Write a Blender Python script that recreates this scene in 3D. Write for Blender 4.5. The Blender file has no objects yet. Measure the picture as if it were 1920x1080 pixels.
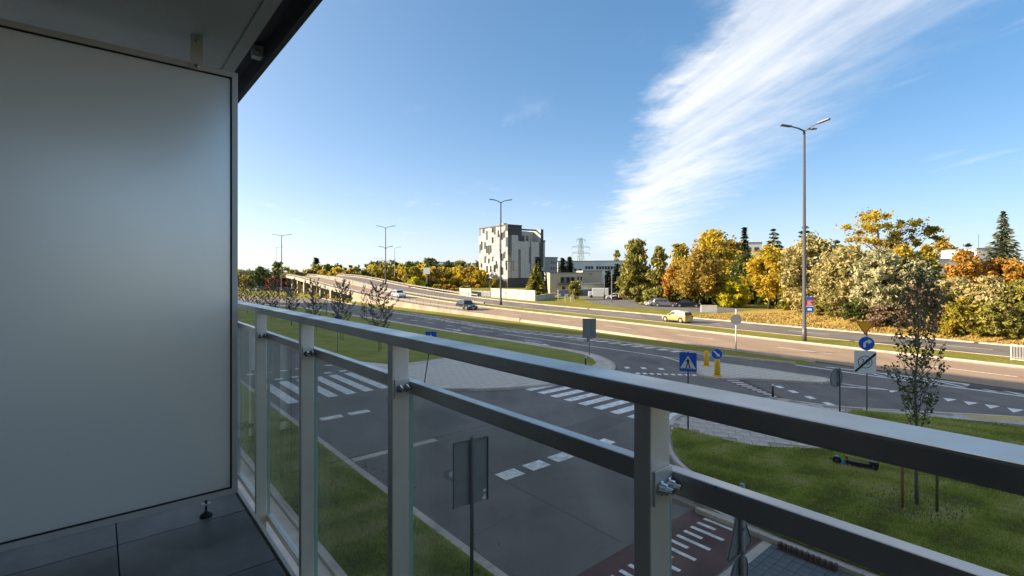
import bpy, bmesh, math, random
import numpy as np
from mathutils import Vector, Matrix
from mathutils.geometry import tessellate_polygon

random.seed(7)
rng = np.random.default_rng(11)
R = math.radians
sc = bpy.context.scene
COL = sc.collection

# ------------------------------------------------------------------ camera
EYE, FPX, HOR = 6.0, 925.0, 515.0
cd = bpy.data.cameras.new('camera')
cam = bpy.data.objects.new('camera', cd)
COL.objects.link(cam)
cam.location = (0, 0, EYE)
cam.rotation_euler = (R(90), 0, 0)
cd.sensor_width = 36.0
cd.lens = 36.0 * FPX / 1920.0
cd.shift_y = -25.0 / 1920.0
cd.clip_start = 0.03
cd.clip_end = 6000
sc.camera = cam

# ------------------------------------------------------------------ light and sky
SUN_EL, SUN_AZ = 22.0, 273.0          # azimuth clockwise from +Y (the view axis)
world = bpy.data.worlds.new('World')
sc.world = world
world.use_nodes = True
wn, wl = world.node_tree.nodes, world.node_tree.links
wn.clear()


def wnode(t, **kw):
    n = wn.new(t)
    for k, v in kw.items():
        setattr(n, k, v)
    return n


def wmath(op, a, b=None, c=None, clamp=False):
    n = wn.new('ShaderNodeMath')
    n.operation = op
    n.use_clamp = clamp
    for i, v in enumerate((a, b, c)):
        if v is None:
            continue
        if isinstance(v, (int, float)):
            n.inputs[i].default_value = v
        else:
            wl.new(v, n.inputs[i])
    return n.outputs[0]


def wsmooth(v, lo, hi):
    n = wn.new('ShaderNodeMapRange')
    n.interpolation_type = 'SMOOTHSTEP'
    wl.new(v, n.inputs[0])
    n.inputs[1].default_value, n.inputs[2].default_value = lo, hi
    n.inputs[3].default_value, n.inputs[4].default_value = 0, 1
    return n.outputs[0]


def wnoise(x, y, z, detail, rough, seed=0.0, scale=1.0):
    c = wn.new('ShaderNodeCombineXYZ')
    for i, v in enumerate((x, y, z)):
        if isinstance(v, (int, float)):
            c.inputs[i].default_value = v
        else:
            wl.new(v, c.inputs[i])
    n = wn.new('ShaderNodeTexNoise')
    n.inputs['Scale'].default_value = scale
    n.inputs['Detail'].default_value = detail
    n.inputs['Roughness'].default_value = rough
    wl.new(c.outputs[0], n.inputs['Vector'])
    return n.outputs['Fac']


sky = wnode('ShaderNodeTexSky')
sky.sky_type = 'NISHITA'
sky.sun_disc = False
sky.sun_elevation = R(SUN_EL)
sky.sun_rotation = R(SUN_AZ)
sky.altitude = 100
sky.air_density = 0.45
sky.dust_density = 1.8
sky.ozone_density = 1.6
hsv = wnode('ShaderNodeHueSaturation')
hsv.inputs['Saturation'].default_value = 1.50
hsv.inputs['Value'].default_value = 1.04
gam = wnode('ShaderNodeGamma')
gam.inputs['Gamma'].default_value = 0.64
wl.new(sky.outputs[0], gam.inputs['Color'])
wl.new(gam.outputs[0], hsv.inputs['Color'])
tc = wnode('ShaderNodeTexCoord')
sp = wnode('ShaderNodeSeparateXYZ')
wl.new(tc.outputs['Generated'], sp.inputs[0])
dx, dy, dz = sp.outputs
zc = wmath('MAXIMUM', dz, 0.03)
cx = wmath('DIVIDE', dx, zc)
cy = wmath('DIVIDE', dy, zc)
# one long feathered cirrus plume lying on a high flat layer
across = wmath('ADD', cx, wmath('MULTIPLY', cy, 0.10))
n_fine = wnoise(wmath('MULTIPLY', across, 7.0), wmath('MULTIPLY', cy, 0.75), 3.1, 7, 0.62)
n_edge = wnoise(wmath('MULTIPLY', across, 2.2), wmath('MULTIPLY', cy, 1.5), 8.4, 6, 0.65)
n_mid = wnoise(wmath('MULTIPLY', cx, 1.1), wmath('MULTIPLY', cy, 0.5), 1.7, 4, 0.55)
n_puff = wnoise(wmath('MULTIPLY', cx, 5.0), wmath('MULTIPLY', cy, 3.0), 5.5, 6, 0.6)
left = wmath('ADD', wmath('MULTIPLY', cy, 0.138), 0.50)
e = wmath('SUBTRACT', cx, left)
wid = wmath('MAXIMUM', wmath('ADD', wmath('MULTIPLY', cy, 0.12), 0.86), 0.5)
s = wmath('DIVIDE', e, wid)
s = wmath('ADD', s, wmath('MULTIPLY', wmath('SUBTRACT', n_edge, 0.5), 0.52))
s = wmath('ADD', s, wmath('MULTIPLY', wmath('SUBTRACT', n_puff, 0.5), 0.30))
body = wmath('MULTIPLY', wsmooth(s, -0.12, 0.14), wmath('SUBTRACT', 1.0, wsmooth(s, 0.36, 1.12)))
tex = wmath('ADD', wmath('MULTIPLY', wsmooth(n_fine, 0.18, 0.82), 0.50), wmath('MULTIPLY', n_mid, 0.62))
core = wmath('MULTIPLY', wsmooth(s, 0.02, 0.22), wmath('SUBTRACT', 1.0, wsmooth(s, 0.25, 0.62)))
mask = wmath('MULTIPLY', body, wmath('ADD', tex, wmath('MULTIPLY', core, 0.26)), clamp=True)
front = wsmooth(cy, -7.0, -3.0)
farf = wmath('SUBTRACT', 1.0, wsmooth(cy, 11.0, 26.0))
mask = wmath('MULTIPLY', wmath('MULTIPLY', mask, front), farf)
# thin wisps elsewhere
w_n = wnoise(wmath('MULTIPLY', across, 2.4), wmath('MULTIPLY', cy, 0.8), 21.0, 6, 0.6)
w_m = wnoise(wmath('MULTIPLY', cx, 0.5), wmath('MULTIPLY', cy, 0.35), 13.0, 2, 0.5)
wisp = wmath('MULTIPLY', wsmooth(w_n, 0.55, 0.80), wsmooth(w_m, 0.46, 0.66))
wisp = wmath('MULTIPLY', wmath('MULTIPLY', wisp, 0.6), wsmooth(dz, 0.02, 0.12))
mask = wmath('MAXIMUM', wmath('MULTIPLY', mask, 0.90), wisp, clamp=True)
mix = wnode('ShaderNodeMix', data_type='RGBA')
wl.new(mask, mix.inputs['Factor'])
hz_f = wmath('MULTIPLY', wmath('POWER', wmath('SUBTRACT', 1.0, wmath('MAXIMUM', dz, 0.0)), 9.0), 0.62)
hmix = wnode('ShaderNodeMix', data_type='RGBA')
wl.new(hz_f, hmix.inputs['Factor'])
tint = wnode('ShaderNodeMix', data_type='RGBA', blend_type='MULTIPLY')
tint.inputs['Factor'].default_value = 1.0
tint.inputs['B'].default_value = (0.95, 1.01, 0.93, 1)
wl.new(hsv.outputs[0], tint.inputs['A'])
wl.new(tint.outputs['Result'], hmix.inputs['A'])
hmix.inputs['B'].default_value = (2.35, 2.33, 2.34, 1)
wl.new(hmix.outputs['Result'], mix.inputs['A'])
mix.inputs['B'].default_value = (2.45, 2.47, 2.52, 1)
bg = wnode('ShaderNodeBackground')
bg.inputs['Strength'].default_value = 0.11
wl.new(mix.outputs['Result'], bg.inputs['Color'])
wo = wnode('ShaderNodeOutputWorld')
wl.new(bg.outputs[0], wo.inputs['Surface'])

sd = bpy.data.lights.new('sun', 'SUN')
sd.energy = 2.7
sd.angle = R(0.55)
sd.color = (1.0, 0.82, 0.59)
sun = bpy.data.objects.new('sun', sd)
COL.objects.link(sun)
to_sun = Vector((math.sin(R(SUN_AZ)) * math.cos(R(SUN_EL)), math.cos(R(SUN_AZ)) * math.cos(R(SUN_EL)), math.sin(R(SUN_EL))))
sun.rotation_euler = to_sun.to_track_quat('Z', 'Y').to_euler()
sun.location = (-60, -20, 60)

sc.view_settings.view_transform = 'Standard'
sc.view_settings.look = 'None'
sc.view_settings.gamma = 1
sc.view_settings.use_curve_mapping = False
sc.view_settings.exposure = 2.06
sc.cycles.max_bounces = 10
sc.cycles.transparent_max_bounces = 24
sc.cycles.use_denoising = True
sc.cycles.sample_clamp_indirect = 6

# ------------------------------------------------------------------ frames of the place
TH = R(40.0)                      # our building: local x = away from the facade (o), local y = along it (u)
C40, S40 = math.cos(TH), math.sin(TH)
PH = math.atan2(0.546, 0.838)     # the dual carriageway: local x = across (q), local y = along (t)
CP, SP = math.cos(PH), math.sin(PH)


def OU(o, u, z=0.0):
    return Vector((C40 * o - S40 * u, S40 * o + C40 * u, z))


def QT(q, t, z=0.0):
    return Vector((CP * q - SP * t, SP * q + CP * t, z))


def G(px, py, z=0.0):             # a place on level ground, surveyed from the photograph
    y = (EYE - z) * FPX / (py - HOR)
    return Vector(((px - 960) / FPX * y, y, z))


def AT(px, y, z=0.0):
    return Vector(((px - 960) / FPX * y, y, z))


def ZY(py, y):
    return EYE - (py - HOR) / FPX * y


# ------------------------------------------------------------------ materials
MATS = {}


def nt(m):
    return m.node_tree.nodes, m.node_tree.links


def new_mat(name):
    m = bpy.data.materials.new(name)
    m.use_nodes = True
    n, l = nt(m)
    return m, n, l, n['Principled BSDF']


def mat(name, col, rough=0.6, metal=0.0, var=0.0, scale=8.0, bump=0.0, bscale=None, spec=0.5, col2=None, dirt=None):
    """Principled paint/stone with noise colour variation and a fine relief."""
    if name in MATS:
        return MATS[name]
    m, n, l, b = new_mat(name)
    b.inputs['Roughness'].default_value = rough
    b.inputs['Metallic'].default_value = metal
    b.inputs['Specular IOR Level'].default_value = spec
    b.inputs['Base Color'].default_value = (*col, 1)
    t = n.new('ShaderNodeTexCoord')
    if var or col2:
        no = n.new('ShaderNodeTexNoise')
        no.inputs['Scale'].default_value = scale
        no.inputs['Detail'].default_value = 8
        no.inputs['Roughness'].default_value = 0.65
        l.new(t.outputs['Object'], no.inputs['Vector'])
        r = n.new('ShaderNodeValToRGB')
        c2 = col2 if col2 else tuple(min(1, c * (1 + var)) for c in col)
        c1 = col if col2 else tuple(c * (1 - var) for c in col)
        r.color_ramp.elements[0].position, r.color_ramp.elements[1].position = 0.32, 0.68
        r.color_ramp.elements[0].color = (*c1, 1)
        r.color_ramp.elements[1].color = (*c2, 1)
        l.new(no.outputs['Fac'], r.inputs['Fac'])
        out = r.outputs[0]
        if dirt:
            n2 = n.new('ShaderNodeTexNoise')
            n2.inputs['Scale'].default_value = dirt[0]
            n2.inputs['Detail'].default_value = 5
            l.new(t.outputs['Object'], n2.inputs['Vector'])
            mr = n.new('ShaderNodeMapRange')
            mr.inputs[1].default_value, mr.inputs[2].default_value = 0.35, 0.65
            mr.inputs[3].default_value, mr.inputs[4].default_value = 1 - dirt[1], 1 + dirt[1]
            l.new(n2.outputs['Fac'], mr.inputs[0])
            mu = n.new('ShaderNodeMix')
            mu.data_type = 'RGBA'
            mu.blend_type = 'MULTIPLY'
            mu.inputs['Factor'].default_value = 1
            l.new(out, mu.inputs['A'])
            l.new(mr.outputs[0], mu.inputs['B'])
            out = mu.outputs['Result']
        l.new(out, b.inputs['Base Color'])
    if bump:
        nb = n.new('ShaderNodeTexNoise')
        nb.inputs['Scale'].default_value = bscale or scale * 4
        nb.inputs['Detail'].default_value = 4
        l.new(t.outputs['Object'], nb.inputs['Vector'])
        bu = n.new('ShaderNodeBump')
        bu.inputs['Strength'].default_value = bump
        bu.inputs['Distance'].default_value = 0.02
        l.new(nb.outputs['Fac'], bu.inputs['Height'])
        l.new(bu.outputs[0], b.inputs['Normal'])
    MATS[name] = m
    return m


def grass_mat(name, stops, scale=0.5, fine=14.0):
    m, n, l, b = new_mat(name)
    b.inputs['Roughness'].default_value = 0.9
    b.inputs['Specular IOR Level'].default_value = 0.1
    g = n.new('ShaderNodeNewGeometry')
    a = n.new('ShaderNodeTexNoise')
    a.inputs['Scale'].default_value = scale
    a.inputs['Detail'].default_value = 6
    a.inputs['Roughness'].default_value = 0.6
    f = n.new('ShaderNodeTexNoise')
    f.inputs['Scale'].default_value = fine
    f.inputs['Detail'].default_value = 5
    f.inputs['Roughness'].default_value = 0.7
    l.new(g.outputs['Position'], a.inputs['Vector'])
    l.new(g.outputs['Position'], f.inputs['Vector'])
    mx = n.new('ShaderNodeMath')
    mx.operation = 'MULTIPLY_ADD'
    l.new(f.outputs['Fac'], mx.inputs[0])
    mx.inputs[1].default_value = 0.7
    ad = n.new('ShaderNodeMath')
    ad.operation = 'MULTIPLY'
    ad.inputs[1].default_value = 0.5
    l.new(a.outputs['Fac'], ad.inputs[0])
    l.new(ad.outputs[0], mx.inputs[2])
    r = n.new('ShaderNodeValToRGB')
    r.color_ramp.elements.remove(r.color_ramp.elements[0])
    for i, (p, c) in enumerate(stops):
        el = r.color_ramp.elements[0] if i == 0 else r.color_ramp.elements.new(p)
        el.position = p
        el.color = (*c, 1)
    l.new(mx.outputs[0], r.inputs['Fac'])
    l.new(r.outputs[0], b.inputs['Base Color'])
    bu = n.new('ShaderNodeBump')
    bu.inputs['Strength'].default_value = 0.8
    bu.inputs['Distance'].default_value = 0.06
    l.new(f.outputs['Fac'], bu.inputs['Height'])
    l.new(bu.outputs[0], b.inputs['Normal'])
    MATS[name] = m
    return m


def asphalt_mat(name, col, var, patch=0.18, streak_angle=0.0):
    m, n, l, b = new_mat(name)
    b.inputs['Roughness'].default_value = 0.85
    b.inputs['Specular IOR Level'].default_value = 0.3
    g = n.new('ShaderNodeNewGeometry')
    mp = n.new('ShaderNodeMapping')
    mp.inputs['Rotation'].default_value = (0, 0, -streak_angle)
    mp.inputs['Scale'].default_value = (0.55, 0.05, 1)
    l.new(g.outputs['Position'], mp.inputs['Vector'])
    st = n.new('ShaderNodeTexNoise')
    st.inputs['Scale'].default_value = 1.0
    st.inputs['Detail'].default_value = 5
    l.new(mp.outputs[0], st.inputs['Vector'])
    bl = n.new('ShaderNodeTexNoise')
    bl.inputs['Scale'].default_value = 0.35
    bl.inputs['Detail'].default_value = 7
    bl.inputs['Roughness'].default_value = 0.65
    l.new(g.outputs['Position'], bl.inputs['Vector'])
    gr = n.new('ShaderNodeTexNoise')
    gr.inputs['Scale'].default_value = 55
    gr.inputs['Detail'].default_value = 3
    l.new(g.outputs['Position'], gr.inputs['Vector'])
    s1 = n.new('ShaderNodeMath'); s1.operation = 'ADD'
    l.new(st.outputs['Fac'], s1.inputs[0]); l.new(bl.outputs['Fac'], s1.inputs[1])
    s2 = n.new('ShaderNodeMath'); s2.operation = 'ADD'
    l.new(s1.outputs[0], s2.inputs[0]); l.new(gr.outputs['Fac'], s2.inputs[1])
    mr = n.new('ShaderNodeMapRange')
    mr.inputs[1].default_value, mr.inputs[2].default_value = 1.2, 1.8
    mr.inputs[3].default_value, mr.inputs[4].default_value = 1 - var, 1 + var
    l.new(s2.outputs[0], mr.inputs[0])
    mu = n.new('ShaderNodeMix'); mu.data_type = 'RGBA'; mu.blend_type = 'MULTIPLY'
    mu.inputs['Factor'].default_value = 1
    mu.inputs['A'].default_value = (*col, 1)
    l.new(mr.outputs[0], mu.inputs['B'])
    l.new(mu.outputs['Result'], b.inputs['Base Color'])
    bu = n.new('ShaderNodeBump')
    bu.inputs['Strength'].default_value = 0.35
    bu.inputs['Distance'].default_value = 0.01
    l.new(gr.outputs['Fac'], bu.inputs['Height'])
    l.new(bu.outputs[0], b.inputs['Normal'])
    MATS[name] = m
    return m


LEAF_GAIN = 1.0


def leaf_mat(name, cols, trans=0.25):
    """Leaves: the colour of each leaf is picked from a short list by its own random number."""
    m, n, l, b = new_mat(name)
    at = n.new('ShaderNodeAttribute')
    at.attribute_name = 'pick'
    r = n.new('ShaderNodeValToRGB')
    r.color_ramp.elements.remove(r.color_ramp.elements[0])
    k = len(cols)
    for i, c in enumerate(cols):
        c = tuple(min(.8, q * LEAF_GAIN) for q in c)
        p = i / max(1, k - 1)
        el = r.color_ramp.elements[0] if i == 0 else r.color_ramp.elements.new(p)
        el.position = p
        el.color = (*c, 1)
    l.new(at.outputs['Fac'], r.inputs['Fac'])
    l.new(r.outputs[0], b.inputs['Base Color'])
    b.inputs['Roughness'].default_value = 0.6
    b.inputs['Specular IOR Level'].default_value = 0.25
    tr = n.new('ShaderNodeBsdfTranslucent')
    l.new(r.outputs[0], tr.inputs['Color'])
    mx = n.new('ShaderNodeMixShader')
    mx.inputs[0].default_value = min(.5, trans * 1.5)
    l.new(b.outputs[0], mx.inputs[1])
    l.new(tr.outputs[0], mx.inputs[2])
    l.new(mx.outputs[0], n['Material Output'].inputs['Surface'])
    MATS[name] = m
    return m


ASPH = asphalt_mat('dark_asphalt', (0.200, 0.168, 0.142), 0.30, streak_angle=TH)
ASPH_OLD = asphalt_mat('old_brown_asphalt', (0.36, 0.25, 0.165), 0.16, streak_angle=PH)
ASPH_GREY = asphalt_mat('old_grey_asphalt', (0.20, 0.17, 0.145), 0.2, streak_angle=PH)
ASPH_SIDE = asphalt_mat('side_asphalt', (0.16, 0.15, 0.14), 0.2, streak_angle=PH)
PATCH = asphalt_mat('patched_asphalt', (0.115, 0.095, 0.08), 0.15, streak_angle=PH)
ROAD_BLACK = mat('tar', (0.03, 0.028, 0.027), 0.7, var=0.2)
RED_PATH = mat('red_asphalt', (0.135, 0.062, 0.052), 0.85, var=0.2, scale=30, bump=0.3, dirt=(1.2, 0.25))
PAINT = mat('road_paint', (0.86, 0.79, 0.71), 0.7, var=0.10, scale=22, dirt=(4, 0.22))
PAINT_Y = mat('yellow_paint', (0.62, 0.40, 0.07), 0.7, var=0.12, scale=15)
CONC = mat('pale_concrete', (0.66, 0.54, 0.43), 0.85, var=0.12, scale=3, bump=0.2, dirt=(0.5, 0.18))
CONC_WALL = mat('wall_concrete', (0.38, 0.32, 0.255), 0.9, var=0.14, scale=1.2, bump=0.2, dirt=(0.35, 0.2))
KERB = mat('kerb_concrete', (0.56, 0.46, 0.37), 0.85, var=0.10, scale=6, bump=0.3, dirt=(0.8, 0.15))
SLAB = mat('paving_slab', (0.54, 0.445, 0.36), 0.85, var=0.12, scale=5, bump=0.3, dirt=(0.7, 0.15))
BLOCK = mat('paving_block', (0.135, 0.15, 0.155), 0.8, var=0.18, scale=3.5, bump=0.3)
JOINT = mat('joint_sand', (0.11, 0.10, 0.09), 0.95, var=0.2, scale=10)
GRASS = grass_mat('verge_grass', [(0.38, (0.10, 0.115, 0.018)), (0.55, (0.20, 0.19, 0.03)), (0.72, (0.31, 0.255, 0.06))], 0.25, 5.0)
LAWN = grass_mat('lawn_grass', [(0.36, (0.11, 0.12, 0.02)), (0.52, (0.22, 0.235, 0.035)), (0.72, (0.36, 0.32, 0.09))], 0.5, 16.0)
DRY = grass_mat('dry_bank_grass', [(0.38, (0.15, 0.095, 0.02)), (0.50, (0.36, 0.22, 0.05)), (0.62, (0.46, 0.31, 0.085)), (0.74, (0.30, 0.26, 0.06))], 0.35, 3.0)
SOIL = mat('soil', (0.13, 0.115, 0.04), 0.95, var=0.35, scale=6, bump=0.6)
BLADE = leaf_mat('grass_blade', [(0.26, 0.21, 0.085), (0.25, 0.285, 0.06), (0.40, 0.43, 0.08), (0.52, 0.50, 0.16), (0.66, 0.54, 0.29)], 0.3)
BARK = mat('bark', (0.085, 0.065, 0.05), 0.9, var=0.3, scale=6, bump=0.6)
BARK_PALE = mat('pale_bark', (0.26, 0.23, 0.20), 0.9, var=0.4, scale=5, bump=0.5)
STAKE = mat('stake_wood', (0.24, 0.135, 0.05), 0.8, var=0.25, scale=14)
STAKE_G = mat('weathered_stake_wood', (0.13, 0.125, 0.05), 0.85, var=0.25, scale=14)
STEEL = mat('galvanised_steel', (0.23, 0.225, 0.22), 0.55, 0.5, var=0.1, scale=10)
POLE_DK = mat('dark_pole_paint', (0.075, 0.075, 0.08), 0.5, 0.3, var=0.1)
POLE_GY = mat('grey_pole_paint', (0.25, 0.25, 0.25), 0.55, 0.3, var=0.1)
SIGN_BACK = mat('sign_back', (0.24, 0.24, 0.24), 0.55, 0.4, var=0.08, scale=4)
SIGN_BLUE = mat('sign_blue', (0.012, 0.10, 0.48), 0.4)
SIGN_WHITE = mat('sign_white', (0.72, 0.72, 0.70), 0.45, var=0.04)
SIGN_BLACK = mat('sign_black', (0.015, 0.015, 0.016), 0.5)
SIGN_RED = mat('sign_red', (0.36, 0.02, 0.03), 0.45)
SIGN_ORANGE = mat('sign_yellow', (0.98, 0.42, 0.012), 0.45)
BOLLARD_Y = mat('bollard_yellow', (0.78, 0.46, 0.02), 0.45)
RAIL = mat('anthracite_rail', (0.58, 0.52, 0.46), 0.36, 0.85, var=0.07, scale=9, bump=0.015, bscale=300)
RAIL_POST = mat('anthracite_post', (0.74, 0.68, 0.61), 0.40, 0.45, var=0.05, scale=9)
CHROME = mat('stainless_bolt', (0.55, 0.55, 0.55), 0.18, 1.0)
FRAME = mat('aluminium_frame', (0.55, 0.51, 0.46), 0.45, 0.2, var=0.05, scale=10)
GASKET = mat('black_gasket', (0.008, 0.008, 0.009), 0.7)
TILE = mat('dark_tile', (0.105, 0.104, 0.102), 0.5, var=0.30, scale=3.5, bump=0.06, dirt=(1.3, 0.35))
GROUT = mat('grout', (0.012, 0.012, 0.012), 0.95)
PLASTER = mat('grey_plaster', (0.52, 0.50, 0.47), 0.95, var=0.07, scale=2, bump=0.15, bscale=60)
FACADE = mat('facade_render', (0.78, 0.76, 0.72), 0.9, var=0.04)
DARK_STEEL = mat('dark_channel', (0.035, 0.032, 0.030), 0.6, 0.2, var=0.15)
RUST = mat('rusty_iron', (0.10, 0.045, 0.03), 0.8, var=0.35, scale=12, bump=0.3)
TYRE = mat('tyre', (0.018, 0.018, 0.019), 0.85)
RIM = mat('rim', (0.45, 0.45, 0.46), 0.35, 0.7)
CARGLASS = mat('car_glass', (0.02, 0.024, 0.028), 0.08, spec=0.8)
LAMPGL = mat('lamp_glass', (0.75, 0.75, 0.72), 0.15)
TAIL = mat('tail_red', (0.35, 0.012, 0.012), 0.25)
BLACKP = mat('black_plastic', (0.018, 0.018, 0.020), 0.45)


def car_paint(name, col, metal=0.3):
    m = mat(name, col, 0.3, metal)
    n, l = nt(m)
    b = n['Principled BSDF']
    b.inputs['Coat Weight'].default_value = 0.7
    b.inputs['Coat Roughness'].default_value = 0.06
    return m


# glass panes: thin reflecting sheet with a slight green-grey body
gm, n_, l_, b_ = new_mat('balustrade_glass')
n_.remove(b_)
tr_ = n_.new('ShaderNodeBsdfTransparent')
tr_.inputs['Color'].default_value = (0.96, 0.965, 0.95, 1)
gl_ = n_.new('ShaderNodeBsdfGlossy')
gl_.inputs['Roughness'].default_value = 0.015
gl_.inputs['Color'].default_value = (0.95, 1, 0.98, 1)
lw_ = n_.new('ShaderNodeLayerWeight')
lw_.inputs['Blend'].default_value = 0.5
p5_ = n_.new('ShaderNodeMath'); p5_.operation = 'POWER'
l_.new(lw_.outputs['Facing'], p5_.inputs[0]); p5_.inputs[1].default_value = 4.0
fr_ = n_.new('ShaderNodeMath'); fr_.operation = 'MULTIPLY_ADD'
l_.new(p5_.outputs[0], fr_.inputs[0]); fr_.inputs[1].default_value = 0.55; fr_.inputs[2].default_value = 0.035
mx_ = n_.new('ShaderNodeMixShader')
l_.new(fr_.outputs[0], mx_.inputs[0])
l_.new(tr_.outputs[0], mx_.inputs[1])
l_.new(gl_.outputs[0], mx_.inputs[2])
di_ = n_.new('ShaderNodeBsdfDiffuse')
di_.inputs['Color'].default_value = (0.45, 0.47, 0.46, 1)
m2_ = n_.new('ShaderNodeMixShader')
m2_.inputs[0].default_value = 0.055
l_.new(mx_.outputs[0], m2_.inputs[1])
l_.new(di_.outputs[0], m2_.inputs[2])
l_.new(m2_.outputs[0], n_['Material Output'].inputs['Surface'])
n_, l_ = nt(RAIL)
tc_ = n_.new('ShaderNodeTexCoord')
sn_ = n_.new('ShaderNodeTexNoise'); sn_.inputs['Scale'].default_value = 55; sn_.inputs['Detail'].default_value = 2
l_.new(tc_.outputs['Object'], sn_.inputs['Vector'])
sr_ = n_.new('ShaderNodeMapRange'); sr_.inputs[1].default_value, sr_.inputs[2].default_value = .755, .80
l_.new(sn_.outputs['Fac'], sr_.inputs[0])
dn_ = n_.new('ShaderNodeTexNoise'); dn_.inputs['Scale'].default_value = 6; dn_.inputs['Detail'].default_value = 6
l_.new(tc_.outputs['Object'], dn_.inputs['Vector'])
rr_ = n_.new('ShaderNodeMapRange'); rr_.inputs[1].default_value, rr_.inputs[2].default_value = .35, .7
rr_.inputs[3].default_value, rr_.inputs[4].default_value = .28, .48
l_.new(dn_.outputs['Fac'], rr_.inputs[0])
pb_ = n_['Principled BSDF']
old_ = pb_.inputs['Base Color'].links[0].from_socket
mm_ = n_.new('ShaderNodeMix'); mm_.data_type = 'RGBA'
l_.new(sr_.outputs[0], mm_.inputs['Factor']); l_.new(old_, mm_.inputs['A']); mm_.inputs['B'].default_value = (.12, .11, .10, 1)
l_.new(mm_.outputs['Result'], pb_.inputs['Base Color'])
l_.new(rr_.outputs[0], pb_.inputs['Roughness'])
GLASS = gm
GLASS_EDGE = mat('glass_edge', (0.30, 0.44, 0.39), 0.2)

# frosted screen glass: scatters the daylight from both sides, soft sheen
fm, n_, l_, b_ = new_mat('frosted_glass')
b_.inputs['Base Color'].default_value = (0.90, 0.88, 0.84, 1)
b_.inputs['Roughness'].default_value = 0.26
b_.inputs['IOR'].default_value = 2.3
tl_ = n_.new('ShaderNodeBsdfTranslucent')
tl_.inputs['Color'].default_value = (0.96, 0.95, 0.91, 1)
mx_ = n_.new('ShaderNodeMixShader')
mx_.inputs[0].default_value = 0.55
l_.new(b_.outputs[0], mx_.inputs[1])
l_.new(tl_.outputs[0], mx_.inputs[2])
gs_ = n_.new('ShaderNodeBsdfGlossy')
ft_ = n_.new('ShaderNodeTexCoord')
fp_ = n_.new('ShaderNodeMapping'); fp_.inputs['Scale'].default_value = (5.0, 1.0, 0.9)
l_.new(ft_.outputs['Object'], fp_.inputs['Vector'])
fn_ = n_.new('ShaderNodeTexNoise'); fn_.inputs['Scale'].default_value = 2.2; fn_.inputs['Detail'].default_value = 7; fn_.inputs['Roughness'].default_value = .7
l_.new(fp_.outputs[0], fn_.inputs['Vector'])
fr2_ = n_.new('ShaderNodeMapRange'); fr2_.inputs[1].default_value, fr2_.inputs[2].default_value = .35, .65
fr2_.inputs[3].default_value, fr2_.inputs[4].default_value = .235, .265
l_.new(fn_.outputs['Fac'], fr2_.inputs[0])
l_.new(fr2_.outputs[0], gs_.inputs['Roughness'])
gs_.inputs['Color'].default_value = (1, .97, .92, 1)
mg_ = n_.new('ShaderNodeMixShader')
mg_.inputs[0].default_value = 0.25
l_.new(mx_.outputs[0], mg_.inputs[1])
l_.new(gs_.outputs[0], mg_.inputs[2])
l_.new(mg_.outputs[0], n_['Material Output'].inputs['Surface'])
FROST = fm

# ------------------------------------------------------------------ mesh helpers


def link(name, me, parent=None, loc=None, rot=None):
    o = bpy.data.objects.new(name, me)
    COL.objects.link(o)
    if parent is not None:
        o.parent = parent
    if loc is not None:
        o.location = loc
    if rot is not None:
        o.rotation_euler = rot
    return o


def tag(o, label=None, cat=None, group=None, kind=None):
    if label: o['label'] = label
    if cat: o['category'] = cat
    if group: o['group'] = group
    if kind: o['kind'] = kind
    return o


def thing(name, label, cat, loc=(0, 0, 0), rz=0.0, group=None):
    o = link(name, None, None, loc, (0, 0, rz))
    return tag(o, label, cat, group)


def mesh_of(bm, name, m, smooth=False):
    me = bpy.data.meshes.new(name)
    bmesh.ops.recalc_face_normals(bm, faces=bm.faces[:])
    bm.to_mesh(me)
    bm.free()
    for q in (m if isinstance(m, (list, tuple)) else [m]):
        me.materials.append(q)
    if smooth:
        for p in me.polygons:
            p.use_smooth = True
    return me


def obj(name, bm, m, parent=None, loc=None, rot=None, smooth=False):
    return link(name, mesh_of(bm, name, m, smooth), parent, loc, rot)


def struct(name, bm, m, parent=None, **k):
    o = obj(name, bm, m, parent, **k)
    if parent is None:
        o['kind'] = 'structure'
    return o


def bx(bm, x0, x1, y0, y1, z0, z1, bev=0.0, mi=0):
    vs = [bm.verts.new((x, y, z)) for z in (z0, z1) for y in (y0, y1) for x in (x0, x1)]
    fs = [(0, 1, 3, 2), (4, 6, 7, 5), (0, 4, 5, 1), (2, 3, 7, 6), (0, 2, 6, 4), (1, 5, 7, 3)]
    faces = [bm.faces.new([vs[i] for i in f]) for f in fs]
    for f in faces: f.material_index = mi
    bmesh.ops.recalc_face_normals(bm, faces=faces)
    if bev > 0:
        ed = list({e for f in faces for e in f.edges})
        bmesh.ops.bevel(bm, geom=ed, offset=bev, segments=2, profile=0.7, affect='EDGES')
    return bm


def box(x0, x1, y0, y1, z0, z1, bev=0.0):
    return bx(bmesh.new(), x0, x1, y0, y1, z0, z1, bev)


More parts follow.
